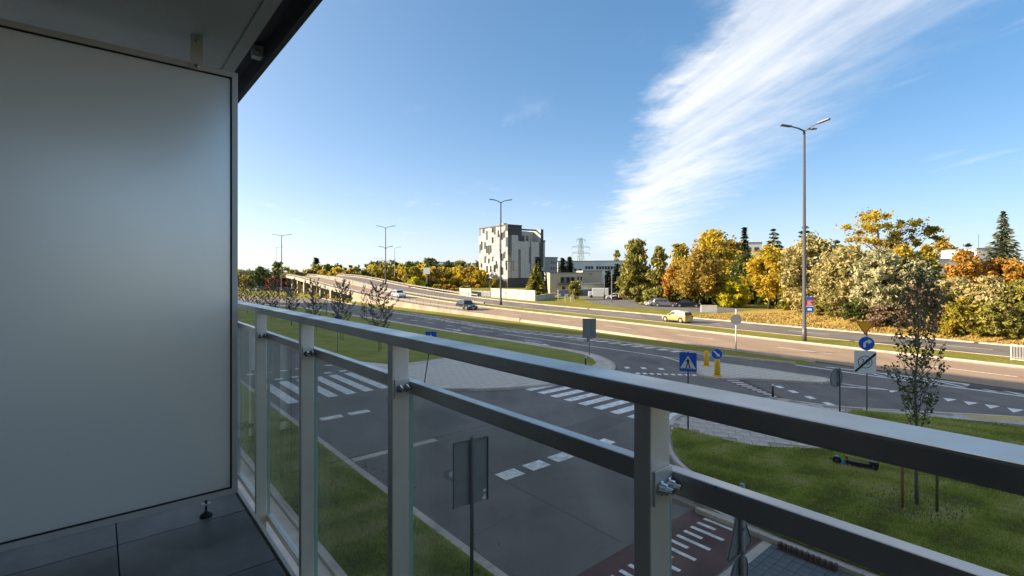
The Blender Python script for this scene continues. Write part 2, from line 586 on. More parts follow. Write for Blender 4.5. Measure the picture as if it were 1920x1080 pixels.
def tube(bm, pts, radii, seg=8, cap=True, mi=0):
    pts = [Vector(p) for p in pts]
    if isinstance(radii, (int, float)): radii = [radii] * len(pts)
    rings = []
    for i, p in enumerate(pts):
        d = (pts[min(i + 1, len(pts) - 1)] - pts[max(i - 1, 0)]).normalized()
        a = d.orthogonal().normalized() if abs(d.z) < 0.999 else Vector((1, 0, 0))
        b = d.cross(a).normalized()
        a = b.cross(d)
        rings.append([bm.verts.new(p + (a * math.cos(k * 2 * math.pi / seg) + b * math.sin(k * 2 * math.pi / seg)) * radii[i]) for k in range(seg)])
    for r0, r1 in zip(rings, rings[1:]):
        for k in range(seg):
            f = bm.faces.new((r0[k], r0[(k + 1) % seg], r1[(k + 1) % seg], r1[k]))
            f.smooth = seg > 6
            f.material_index = mi
    if cap:
        for r in (rings[0], rings[-1]):
            f = bm.faces.new(r)
            f.material_index = mi
    return bm


def tri_ids(pts):
    return tessellate_polygon([[Vector((p[0], p[1], 0)) for p in pts]])


def prism(bm, pts, z0, z1, mi=0):
    """Solid plate from a plan outline (2-D points, world or local)."""
    n = len(pts)
    top = [bm.verts.new((p[0], p[1], z1)) for p in pts]
    bot = [bm.verts.new((p[0], p[1], z0)) for p in pts]
    for t in tri_ids(pts):
        for ring in (top, bot):
            try:
                f = bm.faces.new([ring[i] for i in t]); f.material_index = mi
            except ValueError:
                pass
    for i in range(n):
        j = (i + 1) % n
        f = bm.faces.new((bot[i], bot[j], top[j], top[i])); f.material_index = mi
    return bm


def sheet(bm, pts, z):
    vs = [bm.verts.new((p[0], p[1], z)) for p in pts]
    for t in tri_ids(pts):
        f = bm.faces.new([vs[i] for i in t])
        if f.normal.z < 0: f.normal_flip()
    for f in bm.faces:
        f.normal_update()
        if f.normal.z < 0: f.normal_flip()
    return bm


def flat_mesh(bm, name, m):
    """Open sheets: keep them facing up (no recalculation)."""
    for f in bm.faces:
        f.normal_update()
        if f.normal.z < 0: f.normal_flip()
    me = bpy.data.meshes.new(name)
    bm.to_mesh(me); bm.free()
    me.materials.append(m)
    return me


def ground(name, pts, z, m, parent=None):
    o = link(name, flat_mesh(sheet(bmesh.new(), pts, z), name, m), parent)
    if parent is None: o['kind'] = 'structure'
    return o


def smooth_line(pts, n=6):
    P = [Vector((p[0], p[1])) for p in pts]
    out = []
    for i in range(len(P) - 1):
        p0, p1, p2, p3 = P[max(i - 1, 0)], P[i], P[i + 1], P[min(i + 2, len(P) - 1)]
        for k in range(n):
            t = k / n
            out.append(0.5 * ((2 * p1) + (p2 - p0) * t + (2 * p0 - 5 * p1 + 4 * p2 - p3) * t * t + (3 * p1 - p0 - 3 * p2 + p3) * t ** 3))
    out.append(P[-1])
    return out


def offset_line(pts, d):
    out = []
    for i, p in enumerate(pts):
        a = pts[max(i - 1, 0)]; b = pts[min(i + 1, len(pts) - 1)]
        t = (Vector(b[:2]) - Vector(a[:2]))
        if t.length < 1e-6: t = Vector((1, 0))
        t.normalize()
        out.append(Vector((p[0] - t.y * d, p[1] + t.x * d)))
    return out


def ribbon(pts, w):
    """Closed outline of a band of width w centred on a line."""
    a = offset_line(pts, w / 2); b = offset_line(pts, -w / 2)
    return a + b[::-1]


def band_bm(bm, pts, d0, d1, z0, z1):
    """A kerb-like solid band following a line between two offsets."""
    a = offset_line(pts, d0); b = offset_line(pts, d1)
    rows = []
    for p, q in zip(a, b):
        rows.append([bm.verts.new((p.x, p.y, z0)), bm.verts.new((p.x, p.y, z1)), bm.verts.new((q.x, q.y, z1)), bm.verts.new((q.x, q.y, z0))])
    for r, s_ in zip(rows, rows[1:]):
        for k in range(4):
            bm.faces.new((r[k], r[(k + 1) % 4], s_[(k + 1) % 4], s_[k]))
    bm.faces.new(rows[0]); bm.faces.new(rows[-1])
    return bm


def kerb_run(name, pts, d0, d1, z0, z1, m=None, step=1.0, parent=None, gap=0.012, limit=300):
    """Kerb laid stone by stone: each stone a part."""
    root = parent
    if root is None:
        root = link(name, None); root['kind'] = 'structure'
    P = [Vector(p[:2]) for p in pts]
    L = [0.0]
    for a, b in zip(P, P[1:]): L.append(L[-1] + (b - a).length)

    def at(x):
        x = max(0, min(L[-1], x))
        for i in range(len(P) - 1):
            if x <= L[i + 1] or i == len(P) - 2:
                t = (x - L[i]) / max(1e-6, L[i + 1] - L[i])
                return P[i].lerp(P[i + 1], t)
    k = 0; x = 0.0
    while x < L[-1] - 0.05 and k < limit:
        e_ = min(x + step, L[-1])
        seg = [at(x + gap / 2), at((x + e_) / 2), at(e_ - gap / 2)]
        jit = random.uniform(-0.004, 0.004)
        o = obj('kerb_stone', band_bm(bmesh.new(), seg, d0, d1, z0, z1 + jit), m or KERB, root)
        x = e_; k += 1
    return root


def quads_mesh(name, P, A, B, m, pick):
    """Many small quads: centres P, half-axes A and B (n x 3 arrays)."""
    n = len(P)
    v = np.empty((n, 4, 3), dtype=np.float32)
    v[:, 0] = P - A - B * 0.2; v[:, 1] = P - B; v[:, 2] = P + A + B * 0.2; v[:, 3] = P + B
    me = bpy.data.meshes.new(name)
    me.vertices.add(n * 4); me.loops.add(n * 4); me.polygons.add(n)
    me.vertices.foreach_set('co', v.reshape(-1))
    idx = np.arange(n * 4, dtype=np.int32)
    me.loops.foreach_set('vertex_index', idx)
    me.polygons.foreach_set('loop_start', np.arange(0, n * 4, 4, dtype=np.int32))
    me.polygons.foreach_set('loop_total', np.full(n, 4, dtype=np.int32))
    me.update(calc_edges=True)
    a = me.attributes.new('pick', 'FLOAT', 'FACE')
    a.data.foreach_set('value', np.clip(pick, 0, 1).astype(np.float32))
    me.materials.append(m)
    return me


def rand_dirs(n):
    d = rng.normal(size=(n, 3)); d /= np.linalg.norm(d, axis=1)[:, None] + 1e-9
    return d


def leaf_quads(name, P, size, m, pick, up_bias=0.0, stretch=1.0, axis=None):
    n = len(P)
    a = rand_dirs(n) if axis is None else axis / (np.linalg.norm(axis, axis=1)[:, None] + 1e-9)
    r = rand_dirs(n)
    b = np.cross(a, r); b /= np.linalg.norm(b, axis=1)[:, None] + 1e-9
    s_ = size * rng.uniform(0.65, 1.35, n)[:, None]
    return quads_mesh(name, P, a * s_ * stretch, b * s_ * 0.62, m, pick)


# ------------------------------------------------------------------ trees
def crown_points(h, w, prof, n_cl, per, cr, inner=0.25):
    """Clump centres spread through a crown volume (profile = half width against height), leaves round each clump."""
    C = []
    tries = 0
    while len(C) < n_cl and tries < n_cl * 60:
        tries += 1
        z = rng.uniform(0.02, 0.99)
        rr = prof(z)
        if rng.uniform() > (rr + 0.12): continue
        rad = rr * (inner + (1 - inner) * rng.uniform() ** 0.55) * 0.9
        an = rng.uniform(0, 2 * math.pi)
        C.append((rad * w / 2 * math.cos(an), rad * w / 2 * math.sin(an), z * h))
    C = np.array(C)
    k = np.repeat(np.arange(len(C)), per)
    rad = cr * rng.uniform(0.6, 1.35, len(C))[k]
    d = rand_dirs(len(k))
    an_ = rng.uniform(.55, 1.5, (len(C), 3))[k] * np.array([1, 1, .72])
    sp_ = np.abs(rng.normal(0, .62, len(k))) + .18
    sp_ = np.minimum(np.where(rng.uniform(0, 1, len(k)) < .06, sp_ * 1.3, sp_), 1.5)
    P = C[k] + d * (rad * sp_)[:, None] * an_
    clump_pick = rng.uniform(0.1, 0.9, len(C))[k]
    pick = np.clip(clump_pick * 0.65 + rng.uniform(0, 1, len(k)) * 0.45 - 0.05, 0, 1)
    return C, P, pick


PROF = {
    'round': lambda z: max(0.0, 1 - (2 * z - 0.95) ** 2) ** 0.55 if abs(2 * z - 0.95) < 1 else 0.15,
    'wide': lambda z: max(0.05, 1 - (1.5 * z - 0.6) ** 2) ** 0.7 * (1 - 0.25 * z),
    'column': lambda z: (min(1, z / 0.12 + 0.25)) * (1 - 0.72 * max(0, z - 0.25) / 0.75),
    'bush': lambda z: math.sqrt(max(0.02, 1 - z * z)),
    'vase': lambda z: 0.25 + 0.75 * math.sin(min(1, z * 1.15) * math.pi * 0.62) if z < 0.86 else 0.6,
}


def trunk_bm(h, r, top, C=None, limbs=6, lean=0.0):
    bm = bmesh.new()
    k = 6
    pts = [(lean * h * (i / k) ** 2 + random.uniform(-.02, .02) * h * (i > 0), random.uniform(-.02, .02) * h * (i > 0), h * top * i / k) for i in range(k + 1)]
    tube(bm, pts, [r * (1.25 if i == 0 else 1) * (1 - 0.8 * i / k) for i in range(k + 1)], 7)
    if C is not None and len(C):
        for c in C[rng.permutation(len(C))[:limbs]]:
            i = random.randint(2, k - 1)
            a = Vector(pts[i]); b = Vector(c)
            if b.z < a.z * 0.8: continue
            m_ = a.lerp(b, 0.5) + Vector((0, 0, 0.06 * h))
            tube(bm, [a, m_, b], [r * 0.42, r * 0.26, r * 0.08], 5)
    return bm


def tree(name, label, cat, loc, h, w, kind, lm, n_cl, per, cr, leaf, base=0.15, tr=None, bark=None, group=None, stretch=1.0, droop=0.0, limbs=6, inner=0.25):
    root = thing(name, label, cat, loc, random.uniform(0, 6.28), group)
    hb = h * base
    C, P, pick = crown_points(h - hb, w, PROF[kind], n_cl, per, cr, inner)
    C = C + np.array([0, 0, hb]); P = P + np.array([0, 0, hb])
    P[:, 2] = np.maximum(P[:, 2], 0.04)
    ax = None
    if droop:
        ax = rand_dirs(len(P)) * (1 - droop) + np.array([0, 0, -1.0]) * droop
    r = tr or 0.018 * h + 0.03
    obj('trunk', trunk_bm(h, r, 0.8 if base > 0.05 else 0.6, C, limbs), bark or BARK, root)
    link('crown', leaf_quads('crown', P, leaf, lm, pick, stretch=stretch, axis=ax), root)
    return root


def conifer(name, label, loc, h, w, lm, leaf, tiers, per_branch=9, base=0.06, power=1.0, group=None, open_=0.0):
    root = thing(name, label, 'conifer', loc, random.uniform(0, 6.28), group)
    obj('trunk', trunk_bm(h, 0.012 * h + 0.05, 0.97, None), BARK, root)
    P, A, K = [], [], []
    for t in range(tiers):
        f = t / (tiers - 1)
        z = h * (base + (1 - base) * f)
        L = w / 2 * (1 - f) ** power * random.uniform(0.82, 1.1) + 0.12
        nb = max(5, int(13 * (1 - 0.6 * f)))
        off = random.uniform(0, 6.28)
        for b in range(nb):
            if random.random() < open_: continue
            an = off + 2 * math.pi * b / nb + random.uniform(-.25, .25)
            LL = L * random.uniform(0.7, 1.12)
            kp = random.uniform(0.1, 0.9)
            m_ = max(3, int(per_branch * LL / (w / 2) + 2))
            for i in range(m_):
                s_ = (i + 0.6) / m_
                zz = z - 0.28 * LL * s_ + 0.16 * LL * s_ * s_ + random.uniform(-.03, .03) * h * 0.4
                side = random.uniform(-.18, .18) * LL * (1.1 - s_ * 0.6)
                x = math.cos(an) * LL * s_ - math.sin(an) * side
                y = math.sin(an) * LL * s_ + math.cos(an) * side
                P.append((x, y, max(0.05, zz)))
                A.append((math.cos(an + side * 2), math.sin(an + side * 2), random.uniform(-.5, .1)))
                K.append(kp * 0.6 + random.random() * 0.4)
    P = np.array(P); A = np.array(A); K = np.array(K)
    link('crown', leaf_quads('crown', P, leaf, lm, K, stretch=1.5, axis=A), root)
    return root


# ------------------------------------------------------------------ ground, roads and kerbs
gb = bmesh.new()
bmesh.ops.create_grid(gb, x_segments=2, y_segments=2, size=3000)
struct_ground = link('ground', flat_mesh(gb, 'ground', GRASS)); struct_ground['kind'] = 'structure'


def interp(x, tab):
    if x <= tab[0][0]: return tab[0][1]
    for i in range(len(tab) - 1):
        (a, va), (b, vb) = tab[i], tab[i + 1]
        if x <= b:
            def slope_at(j):
                if j == 0 or j == len(tab) - 1: return 0.0 if j == 0 else (tab[j][1] - tab[j - 1][1]) / (tab[j][0] - tab[j - 1][0])
                return (tab[j + 1][1] - tab[j - 1][1]) / (tab[j + 1][0] - tab[j - 1][0])
            w = b - a
            t = (x - a) / w
            h00 = 2 * t ** 3 - 3 * t * t + 1; h10 = t ** 3 - 2 * t * t + t; h01 = -2 * t ** 3 + 3 * t * t; h11 = t ** 3 - t * t
            return h00 * va + h10 * w * slope_at(i) + h01 * vb + h11 * w * slope_at(i + 1)
    return tab[-1][1]


QN = [(30, 36.0), (51, 35.4), (67, 34.2), (90, 32.4), (120, 30.4), (150, 29.2), (180, 29.8), (220, 33), (300, 46), (450, 78)]
ZD = [(22, .02), (51, .16), (67, .34), (80, .60), (90, .90), (105, 1.5), (120, 2.2), (135, 3.0), (150, 3.85), (165, 4.55), (180, 5.05), (200, 5.35), (220, 5.45), (300, 5.2), (450, 4.6)]
WA = 8.6


def qn(t): return interp(t, QN)


def zd(t): return interp(t, ZD)


def zb(t): return interp(t - 7 * max(0.0, min(1.0, (190 - t) / 90)), ZD)


TS = [-80, -40, -10, 0, 10, 20, 30, 38, 44, 51, 58, 64, 70, 76, 82, 88, 94, 100, 106, 112, 118, 124, 130, 136, 142, 148, 156, 164, 172, 180, 190, 205, 220, 240, 265, 300, 340, 390, 450]


def loft(name, f0, f1, t0, t1, m, parent=None, dz=0.0, nx=1):
    """Surface between two edge lines f(t) -> (q, z)."""
    bm = bmesh.new()
    rows = []
    ts = sorted({t0, t1} | {t for t in TS if t0 < t < t1})
    for t in ts:
        (q0, z0), (q1, z1) = f0(t), f1(t)
        rows.append([bm.verts.new(QT(q0 + (q1 - q0) * k / nx, t, z0 + (z1 - z0) * k / nx + dz)) for k in range(nx + 1)])
    for r, s_ in zip(rows, rows[1:]):
        for k in range(nx):
            bm.faces.new((r[k], r[k + 1], s_[k + 1], s_[k]))
    return link(name, flat_mesh(bm, name, m), parent)


def solid_loft(bm, fq, fz0, fz1, w0, w1, t0, t1, extra=()):
    ts = sorted({t0, t1} | {t for t in TS if t0 < t < t1} | set(extra))
    rows = []
    for t in ts:
        q = fq(t)
        rows.append([bm.verts.new(QT(q + w0, t, fz0(t))), bm.verts.new(QT(q + w0, t, fz1(t))), bm.verts.new(QT(q + w1, t, fz1(t))), bm.verts.new(QT(q + w1, t, fz0(t)))])
    for r, s_ in zip(rows, rows[1:]):
        for k in range(4): bm.faces.new((r[k], r[(k + 1) % 4], s_[(k + 1) % 4], s_[k]))
    bm.faces.new(rows[0]); bm.faces.new(rows[-1])
    return bm


MED = 4.5
BW = 8.2
A0 = lambda t: (qn(t), zd(t) + 0.02)
A1 = lambda t: (qn(t) + WA, zd(t) + 0.02)
B0 = lambda t: (qn(t) + WA + MED, zb(t) + 0.02)
B1 = lambda t: (qn(t) + WA + MED + BW, zb(t) + 0.02)

road_near = loft('carriageway_inbound', A0, A1, -80, 450, ASPH_OLD); road_near['kind'] = 'structure'
road_far = loft('carriageway_outbound', B0, B1, -80, 450, ASPH_GREY); road_far['kind'] = 'structure'
med = loft('median_grass', lambda t: (qn(t) + WA + 0.24, zd(t) + 0.12), lambda t: (qn(t) + WA + MED - 0.24, zb(t) + 0.12), -80, 112, GRASS); med['kind'] = 'structure'
slope = loft('roadside_slope', lambda t: (qn(t) + WA + MED + BW + 0.2, zb(t) + 0.10), lambda t: (qn(t) + WA + MED + BW + 3 + 2.2 * zb(t), 0.012), -80, 130, GRASS); slope['kind'] = 'structure'


def long_kerb(name, fq, fz, t0, t1, w0=-0.12, w1=0.12, h=0.14, m=None):
    o = struct(name, solid_loft(bmesh.new(), fq, lambda t: fz(t) - 0.3, lambda t: fz(t) + h, w0, w1, t0, t1), m or KERB)
    return o


long_kerb('kerb', lambda t: qn(t) - 0.12, zd, 17, 66)
long_kerb('kerb', lambda t: qn(t) + WA + 0.12, zd, -80, 112)
long_kerb('kerb', lambda t: qn(t) + WA + MED - 0.12, zb, -80, 112)
long_kerb('kerb', lambda t: qn(t) + WA + MED + BW + 0.12, zb, -80, 130)
strips_a = struct('dark_strips', bmesh.new(), ROAD_BLACK)  # uneven blackish strips running along the outbound lanes
tb = bmesh.new()
for t0, t1, q, w in ((4, 70, 0.85, 0.34), (12, 46, 1.45, 0.16), (-6, 20, 0.5, 0.2)):
    ts = np.linspace(t0, t1, 24)
    vs = []
    for t in ts:
        a = qn(t) + WA + MED + q + random.uniform(-.10, .10)
        ww = w * random.uniform(0.5, 1.25)
        vs.append((tb.verts.new(QT(a, t, zb(t) + 0.026)), tb.verts.new(QT(a + ww, t, zb(t) + 0.026))))
    for p, q_ in zip(vs, vs[1:]): tb.faces.new((p[0], p[1], q_[1], q_[0]))
strips_a.data = flat_mesh(tb, 'dark_strips', ROAD_BLACK)
ground('asphalt_patch', [G(1812, 727), G(1846, 702), G(2150, 727), G(2150, 757)], 0.030, PATCH)


def lane_dashes(name, fq, fz, t0, t1, on, off, w=0.14, m=PAINT):
    root = link(name, None); root['kind'] = 'structure'
    t = t0
    while t < t1:
        ts = np.linspace(t, t + on, 4)
        bm = bmesh.new(); vs = []
        for x in ts: vs.append((bm.verts.new(QT(fq(x) - w / 2, x, fz(x) + 0.027)), bm.verts.new(QT(fq(x) + w / 2, x, fz(x) + 0.027))))
        for p, q_ in zip(vs, vs[1:]): bm.faces.new((p[0], p[1], q_[1], q_[0]))
        link('lane_dash', flat_mesh(bm, 'lane_dash', m), root)
        t += on + off


lane_dashes('lane_marking', lambda t: qn(t) + 4.4, zd, -12, 120, 4, 6)
lane_dashes('lane_marking', lambda t: qn(t) + WA + MED + 4.3, zb, -12, 96, 4, 8)
for nm, fq, fz, t0, t1 in (('edge_line', lambda t: qn(t) + WA - 0.45, zd, -60, 150), ('edge_line', lambda t: qn(t) + 0.5, zd, 22, 150)):
    o = loft(nm, lambda t: (fq(t) - .07, fz(t) + .026), lambda t: (fq(t) + .07, fz(t) + .026), t0, t1, PAINT); o['kind'] = 'structure'

# --- lower road, junction and street: one dark asphalt sheet, everything else is laid on it
L_UP = [G(300, 550), G(450, 556), G(602, 560), G(727, 583), G(780, 589.5), G(942, 616), G(1076, 630.5), G(1160, 642), G(1334, 666), G(1491, 683.5), G(1548, 682)]
L_UP = [Vector((p.x, p.y)) for p in L_UP]
asph = list(L_UP) + [QT(36.0, t).xy for t in (15, 0, -40, -80)] + [OU(6.1, -90).xy, OU(6.1, 150).xy]
ground('lower_road', asph, 0.006, ASPH)
kerb_up = smooth_line(L_UP[2:-1], 5)
struct('kerb', band_bm(bmesh.new(), kerb_up, 0.0, 0.2, -0.2, 0.12), KERB)
struct('kerb', band_bm(bmesh.new(), [OU(6.0, 150).xy, OU(6.0, 31).xy], 0.0, 0.2, -0.2, 0.10), KERB)

def crack(name, pts, w, m):
    P = smooth_line(pts, 8)
    P = [p + Vector((random.uniform(-.03, .03), random.uniform(-.03, .03))) for p in P]
    return ground(name, ribbon(P, w * .55), 0.0092, mat('old_joint', (0.10, 0.088, 0.078), .9))


for pts, w in (([OU(9.0, 6.9), OU(9.05, 12), OU(8.95, 18), OU(9.1, 26), OU(9.0, 34)], .045), ([OU(12.2, 8), OU(14.5, 8.6), OU(18, 8.2)], .03), ([OU(12.5, 15), OU(16.5, 15.2), OU(21, 15.0), OU(25, 15.4)], .045), ([OU(6.5, 9.2), OU(8, 9.4), OU(9, 9.1)], .025), ([OU(13.2, 11.9), OU(14.8, 13.6), OU(15.4, 16.2)], .02), ([OU(7.0, 13.1), OU(8.2, 14.0), OU(8.9, 13.7), OU(10.2, 14.6)], .02)):
    crack('tar_joint', [p.xy for p in pts], w, ROAD_BLACK)
ASPH2 = asphalt_mat('repaired_asphalt', (0.165, 0.14, 0.12), .2, streak_angle=TH)
ground('repair_patch', [OU(9.9, 16.4).xy, OU(11.6, 16.4).xy, OU(11.6, 19.6).xy, OU(9.9, 19.6).xy], 0.0085, ASPH2)
ground('repair_patch', [OU(13.4, 12.2).xy, OU(16.6, 12.4).xy, OU(16.6, 13.6).xy, OU(13.4, 13.5).xy], 0.0085, ASPH2)
ground('repair_patch', [G(1330, 742).xy, G(1420, 752).xy, G(1400, 757).xy, G(1318, 748).xy], 0.0085, ASPH2)
ground('repair_patch', [G(1180, 668).xy, G(1240, 676).xy, G(1236, 684).xy, G(1168, 676).xy], 0.0085, ASPH2)
# --- building side: kerb, lawn strip and a pale paving band
kerb_run('street_kerb', [OU(6.05, 30.9).xy, OU(6.05, 6.9).xy], 0.10, -0.10, -0.2, 0.11)
ground('lawn_strip', [OU(3.75, 7.3).xy, OU(5.95, 7.3).xy, OU(5.95, 150).xy, OU(3.75, 150).xy], 0.085, LAWN)
struct('kerb', band_bm(bmesh.new(), [OU(3.65, 5).xy, OU(3.65, 150).xy], -0.08, 0.08, -0.1, 0.13), KERB)
ground('foot_paving', [OU(-1.3, 5).xy, OU(3.55, 5).xy, OU(3.55, 150).xy, OU(-1.3, 150).xy], 0.06, CONC)
struct('flush_kerb', prism(bmesh.new(), [OU(6.3, 15.35).xy, OU(9.4, 15.35).xy, OU(9.4, 15.65).xy, OU(6.3, 15.65).xy], -0.1, 0.014), KERB)

isl_pts = [p.xy for p in [G(1300, 679.5), G(1330, 680.8), G(1400, 690), G(1480, 702), G(1545, 711.5), G(1557, 715), G(1553, 719.5), G(1540, 721), G(1480, 717), G(1410, 713.5), G(1352, 713), G(1318, 708.5), G(1309, 703), G(1306, 694), G(1299, 685)]]
# --- left pavement, lawn and kerbs
L_LOW = [G(300, 566), G(450, 568), G(556, 576), G(648, 590), G(718, 601), G(840, 622), G(950, 639), G(1014, 649.5), G(1058, 656.5), G(1100, 664.5), G(1128, 673), G(1146, 684), G(1148, 693), G(1136, 705), G(1108, 713), G(1060, 719.5), G(986, 727), G(923, 731), G(870, 731.5), G(824, 730), G(780, 719), G(752, 703)]
L_LOW = [p.xy for p in L_LOW]
P_LOW = [OU(12.0, 34.5).xy, OU(11.9, 40).xy, OU(11.9, 60).xy, OU(11.9, 150).xy]
left_outline = smooth_line(L_LOW, 4) + P_LOW
struct('left_pavement', prism(bmesh.new(), left_outline, -0.2, 0.100), CONC)
kb = smooth_line(L_LOW[6:], 5)
kerb_run('corner_kerb', kb + [P_LOW[0], OU(11.95, 48).xy], 0.0, 0.18, -0.2, 0.125, limit=120)
struct('kerb', band_bm(bmesh.new(), smooth_line(L_LOW[:7], 4), 0.0, 0.2, -0.2, 0.125), KERB)
l_lawn = smooth_line(offset_line(L_LOW[:9], -0.0), 3)
l_lawn = [G(300, 567).xy, G(450, 569).xy, G(556, 577.3).xy, G(648, 591.5).xy, G(718, 602.7).xy, G(840, 624).xy, G(950, 641.5).xy, G(1014, 652.5).xy, G(1060, 660).xy, G(1092, 667).xy, G(1112, 675.5).xy, G(1118, 684).xy, G(1108, 690).xy, G(1060, 689).xy, G(950, 676).xy, G(833, 673.5).xy, G(764, 683.5).xy, G(735, 686.5).xy, OU(12.25, 36).xy, OU(12.2, 60).xy, OU(12.2, 150).xy]
ground('left_lawn', l_lawn, 0.122, LAWN)

# --- right pavement with two lawns
r_pave = [G(1252, 803), G(1262, 787), G(1300, 772), G(1380, 757), G(1450, 750), G(1500, 757.5), G(1582, 767), G(1733, 776), G(1920, 787), G(2300, 815)]
r_low = [OU(11.65, -30), OU(11.65, 4.7), OU(11.75, 5.6), OU(12.1, 6.6), OU(12.7, 7.5), G(1297, 893.5), G(1274, 874), G(1258, 850), G(1252.5, 828)]
r_out = smooth_line([p.xy for p in r_pave], 4) + [OU(42, -14).xy] + smooth_line([p.xy for p in r_low], 4)[:-1]
struct('right_pavement', prism(bmesh.new(), r_out, -0.2, 0.095), mat('pavement_bed', (0.36, 0.30, 0.24), .9, var=.2, scale=6))
kerb_run('road_kerb', smooth_line([p.xy for p in r_pave], 4), 0.0, -0.2, -0.2, 0.13)
kerb_run('lawn_kerb', smooth_line([p.xy for p in (OU(11.55, -22), OU(11.55, 4.7), OU(11.68, 5.6), OU(12.02, 6.6), OU(12.62, 7.5), G(1296, 894), G(1272, 874), G(1256, 850), G(1251, 828), G(1252, 803))], 4), 0.06, -0.08, -0.2, 0.125)
low_lawn = [G(1262, 812), G(1270, 807.5), G(1318, 820), G(1406, 841), G(1487, 846.5), G(1557, 848.5), G(1590, 853.5), G(1641, 869), G(1774, 902), G(1918, 939), G(2200, 1012)]
low_edge = smooth_line([p.xy for p in low_lawn], 4)
low_rest = [OU(22, -22).xy, OU(11.75, -22).xy, OU(11.75, 4.7).xy, OU(11.87, 5.6).xy, OU(12.2, 6.5).xy, OU(12.75, 7.3).xy, G(1299, 891).xy, G(1279, 872).xy, G(1264, 848).xy, G(1259, 828).xy]
LOW_POLY = low_edge + low_rest
ground('corner_lawn', LOW_POLY, 0.125, LAWN)
struct('lawn_edging', band_bm(bmesh.new(), low_edge, 0.0, 0.10, -0.1, 0.135), KERB)
up_lawn = [G(1600, 773), G(1625, 776.5), G(1733, 786), G(1920, 806), G(2250, 838), G(2250, 905), G(1918, 862), G(1760, 832), G(1640, 802), G(1590, 783)]
UP_POLY = smooth_line([p.xy for p in up_lawn] + [up_lawn[0].xy], 4)
ground('upper_lawn', UP_POLY, 0.125, LAWN)
struct('tactile_strip', prism(bmesh.new(), [G(1800, 783.5).xy, G(1850, 785).xy, G(2040, 797).xy, G(2040, 804).xy, G(1905, 793.5).xy, G(1820, 787.5).xy], 0, 0.124), PAINT_Y)


def pip(p, poly):
    x, y = p[0], p[1]; c = False; j = len(poly) - 1
    for i in range(len(poly)):
        xi, yi = poly[i][0], poly[i][1]; xj, yj = poly[j][0], poly[j][1]
        if (yi > y) != (yj > y) and x < (xj - xi) * (y - yi) / (yj - yi) + xi: c = not c
        j = i
    return c


# paving slabs of the right pavement, one by one
slab_me = mesh_of(box(-.242, .242, -.242, .242, 0, 0.030, 0.006), 'paving_slab', SLAB)
pave_root = link('footpath_paving', None); pave_root['kind'] = 'structure'
path_dir = (G(1557, 848).xy - G(1318, 820).xy); ang = math.atan2(path_dir.y, path_dir.x)
cnt = 0
o0 = G(1300, 800).xy
ca, sa = math.cos(ang), math.sin(ang)
cells = []
for i in range(-10, 60):
    for j in range(-30, 30):
        p = Vector((o0.x + ca * (i * .5 + (j % 2) * .25) - sa * j * .5, o0.y + sa * (i * .5 + (j % 2) * .25) + ca * j * .5))
        if not pip(p, r_out) or pip(p, LOW_POLY) or pip(p, UP_POLY): continue
        if not all(pip(p + Vector(d), r_out) for d in ((.35, 0), (-.35, 0), (0, .35), (0, -.35))): continue
        if any(pip(p + Vector(d), pl) for pl in (LOW_POLY, UP_POLY) for d in ((.28, 0), (-.28, 0), (0, .28), (0, -.28))): continue
        cells.append((p.length, p))
cells.sort(key=lambda c: c[0])
for _, p in cells[:300]:
    o = link('paving_slab', slab_me, pave_root, (p.x, p.y, 0.088 + random.uniform(-.004, .004)), (random.uniform(-.004, .004), random.uniform(-.004, .004), ang))
bm = bmesh.new()
for _, p in cells[300:1500]:
    q = bm.verts
    vs = [bm.verts.new((p.x + ca * a * .242 - sa * b * .242, p.y + sa * a * .242 + ca * b * .242, 0.117)) for a, b in ((-1, -1), (1, -1), (1, 1), (-1, 1))]
    bm.faces.new(vs)
if len(bm.faces):
    o = link('distant_slabs', flat_mesh(bm, 'distant_slabs', SLAB), pave_root); o['kind'] = 'stuff'

def pave(root, outline, holes, origin, ang, z, size, n_parts, mat_, name='paving_slab', half=True):
    me = mesh_of(box(-size / 2 + .008, size / 2 - .008, -size / 2 + .008, size / 2 - .008, 0, .022, .005), name, mat_)
    ca, sa = math.cos(ang), math.sin(ang)
    xs = [p[0] for p in outline]; ys = [p[1] for p in outline]
    got = []
    R_ = int(70 / size)
    for i in range(-R_, R_):
        for j in range(-R_, R_):
            x = origin[0] + ca * (i + (j % 2) * .5 * half) * size - sa * j * size
            y = origin[1] + sa * (i + (j % 2) * .5 * half) * size + ca * j * size
            if not (min(xs) < x < max(xs) and min(ys) < y < max(ys)): continue
            k = size * .62
            if all(pip((x + a, y + b), outline) for a, b in ((k, 0), (-k, 0), (0, k), (0, -k), (0, 0))) and not any(pip((x + a, y + b), h) for h in holes for a, b in ((k * .8, 0), (-k * .8, 0), (0, k * .8), (0, -k * .8))):
                got.append((math.hypot(x, y), x, y))
    got.sort()
    for _, x, y in got[:n_parts]:
        link(name, me, root, (x, y, z - .018 + random.uniform(-.003, .003)), (0, 0, ang))
    if got[n_parts:]:
        bm = bmesh.new()
        h_ = size / 2 - .008
        for _, x, y in got[n_parts:n_parts + 1500]:
            bm.faces.new([bm.verts.new((x + ca * a * h_ - sa * b * h_, y + sa * a * h_ + ca * b * h_, z + .004)) for a, b in ((-1, -1), (1, -1), (1, 1), (-1, 1))])
        o = link('distant_slabs', flat_mesh(bm, 'distant_slabs', mat_), root); o['kind'] = 'stuff'


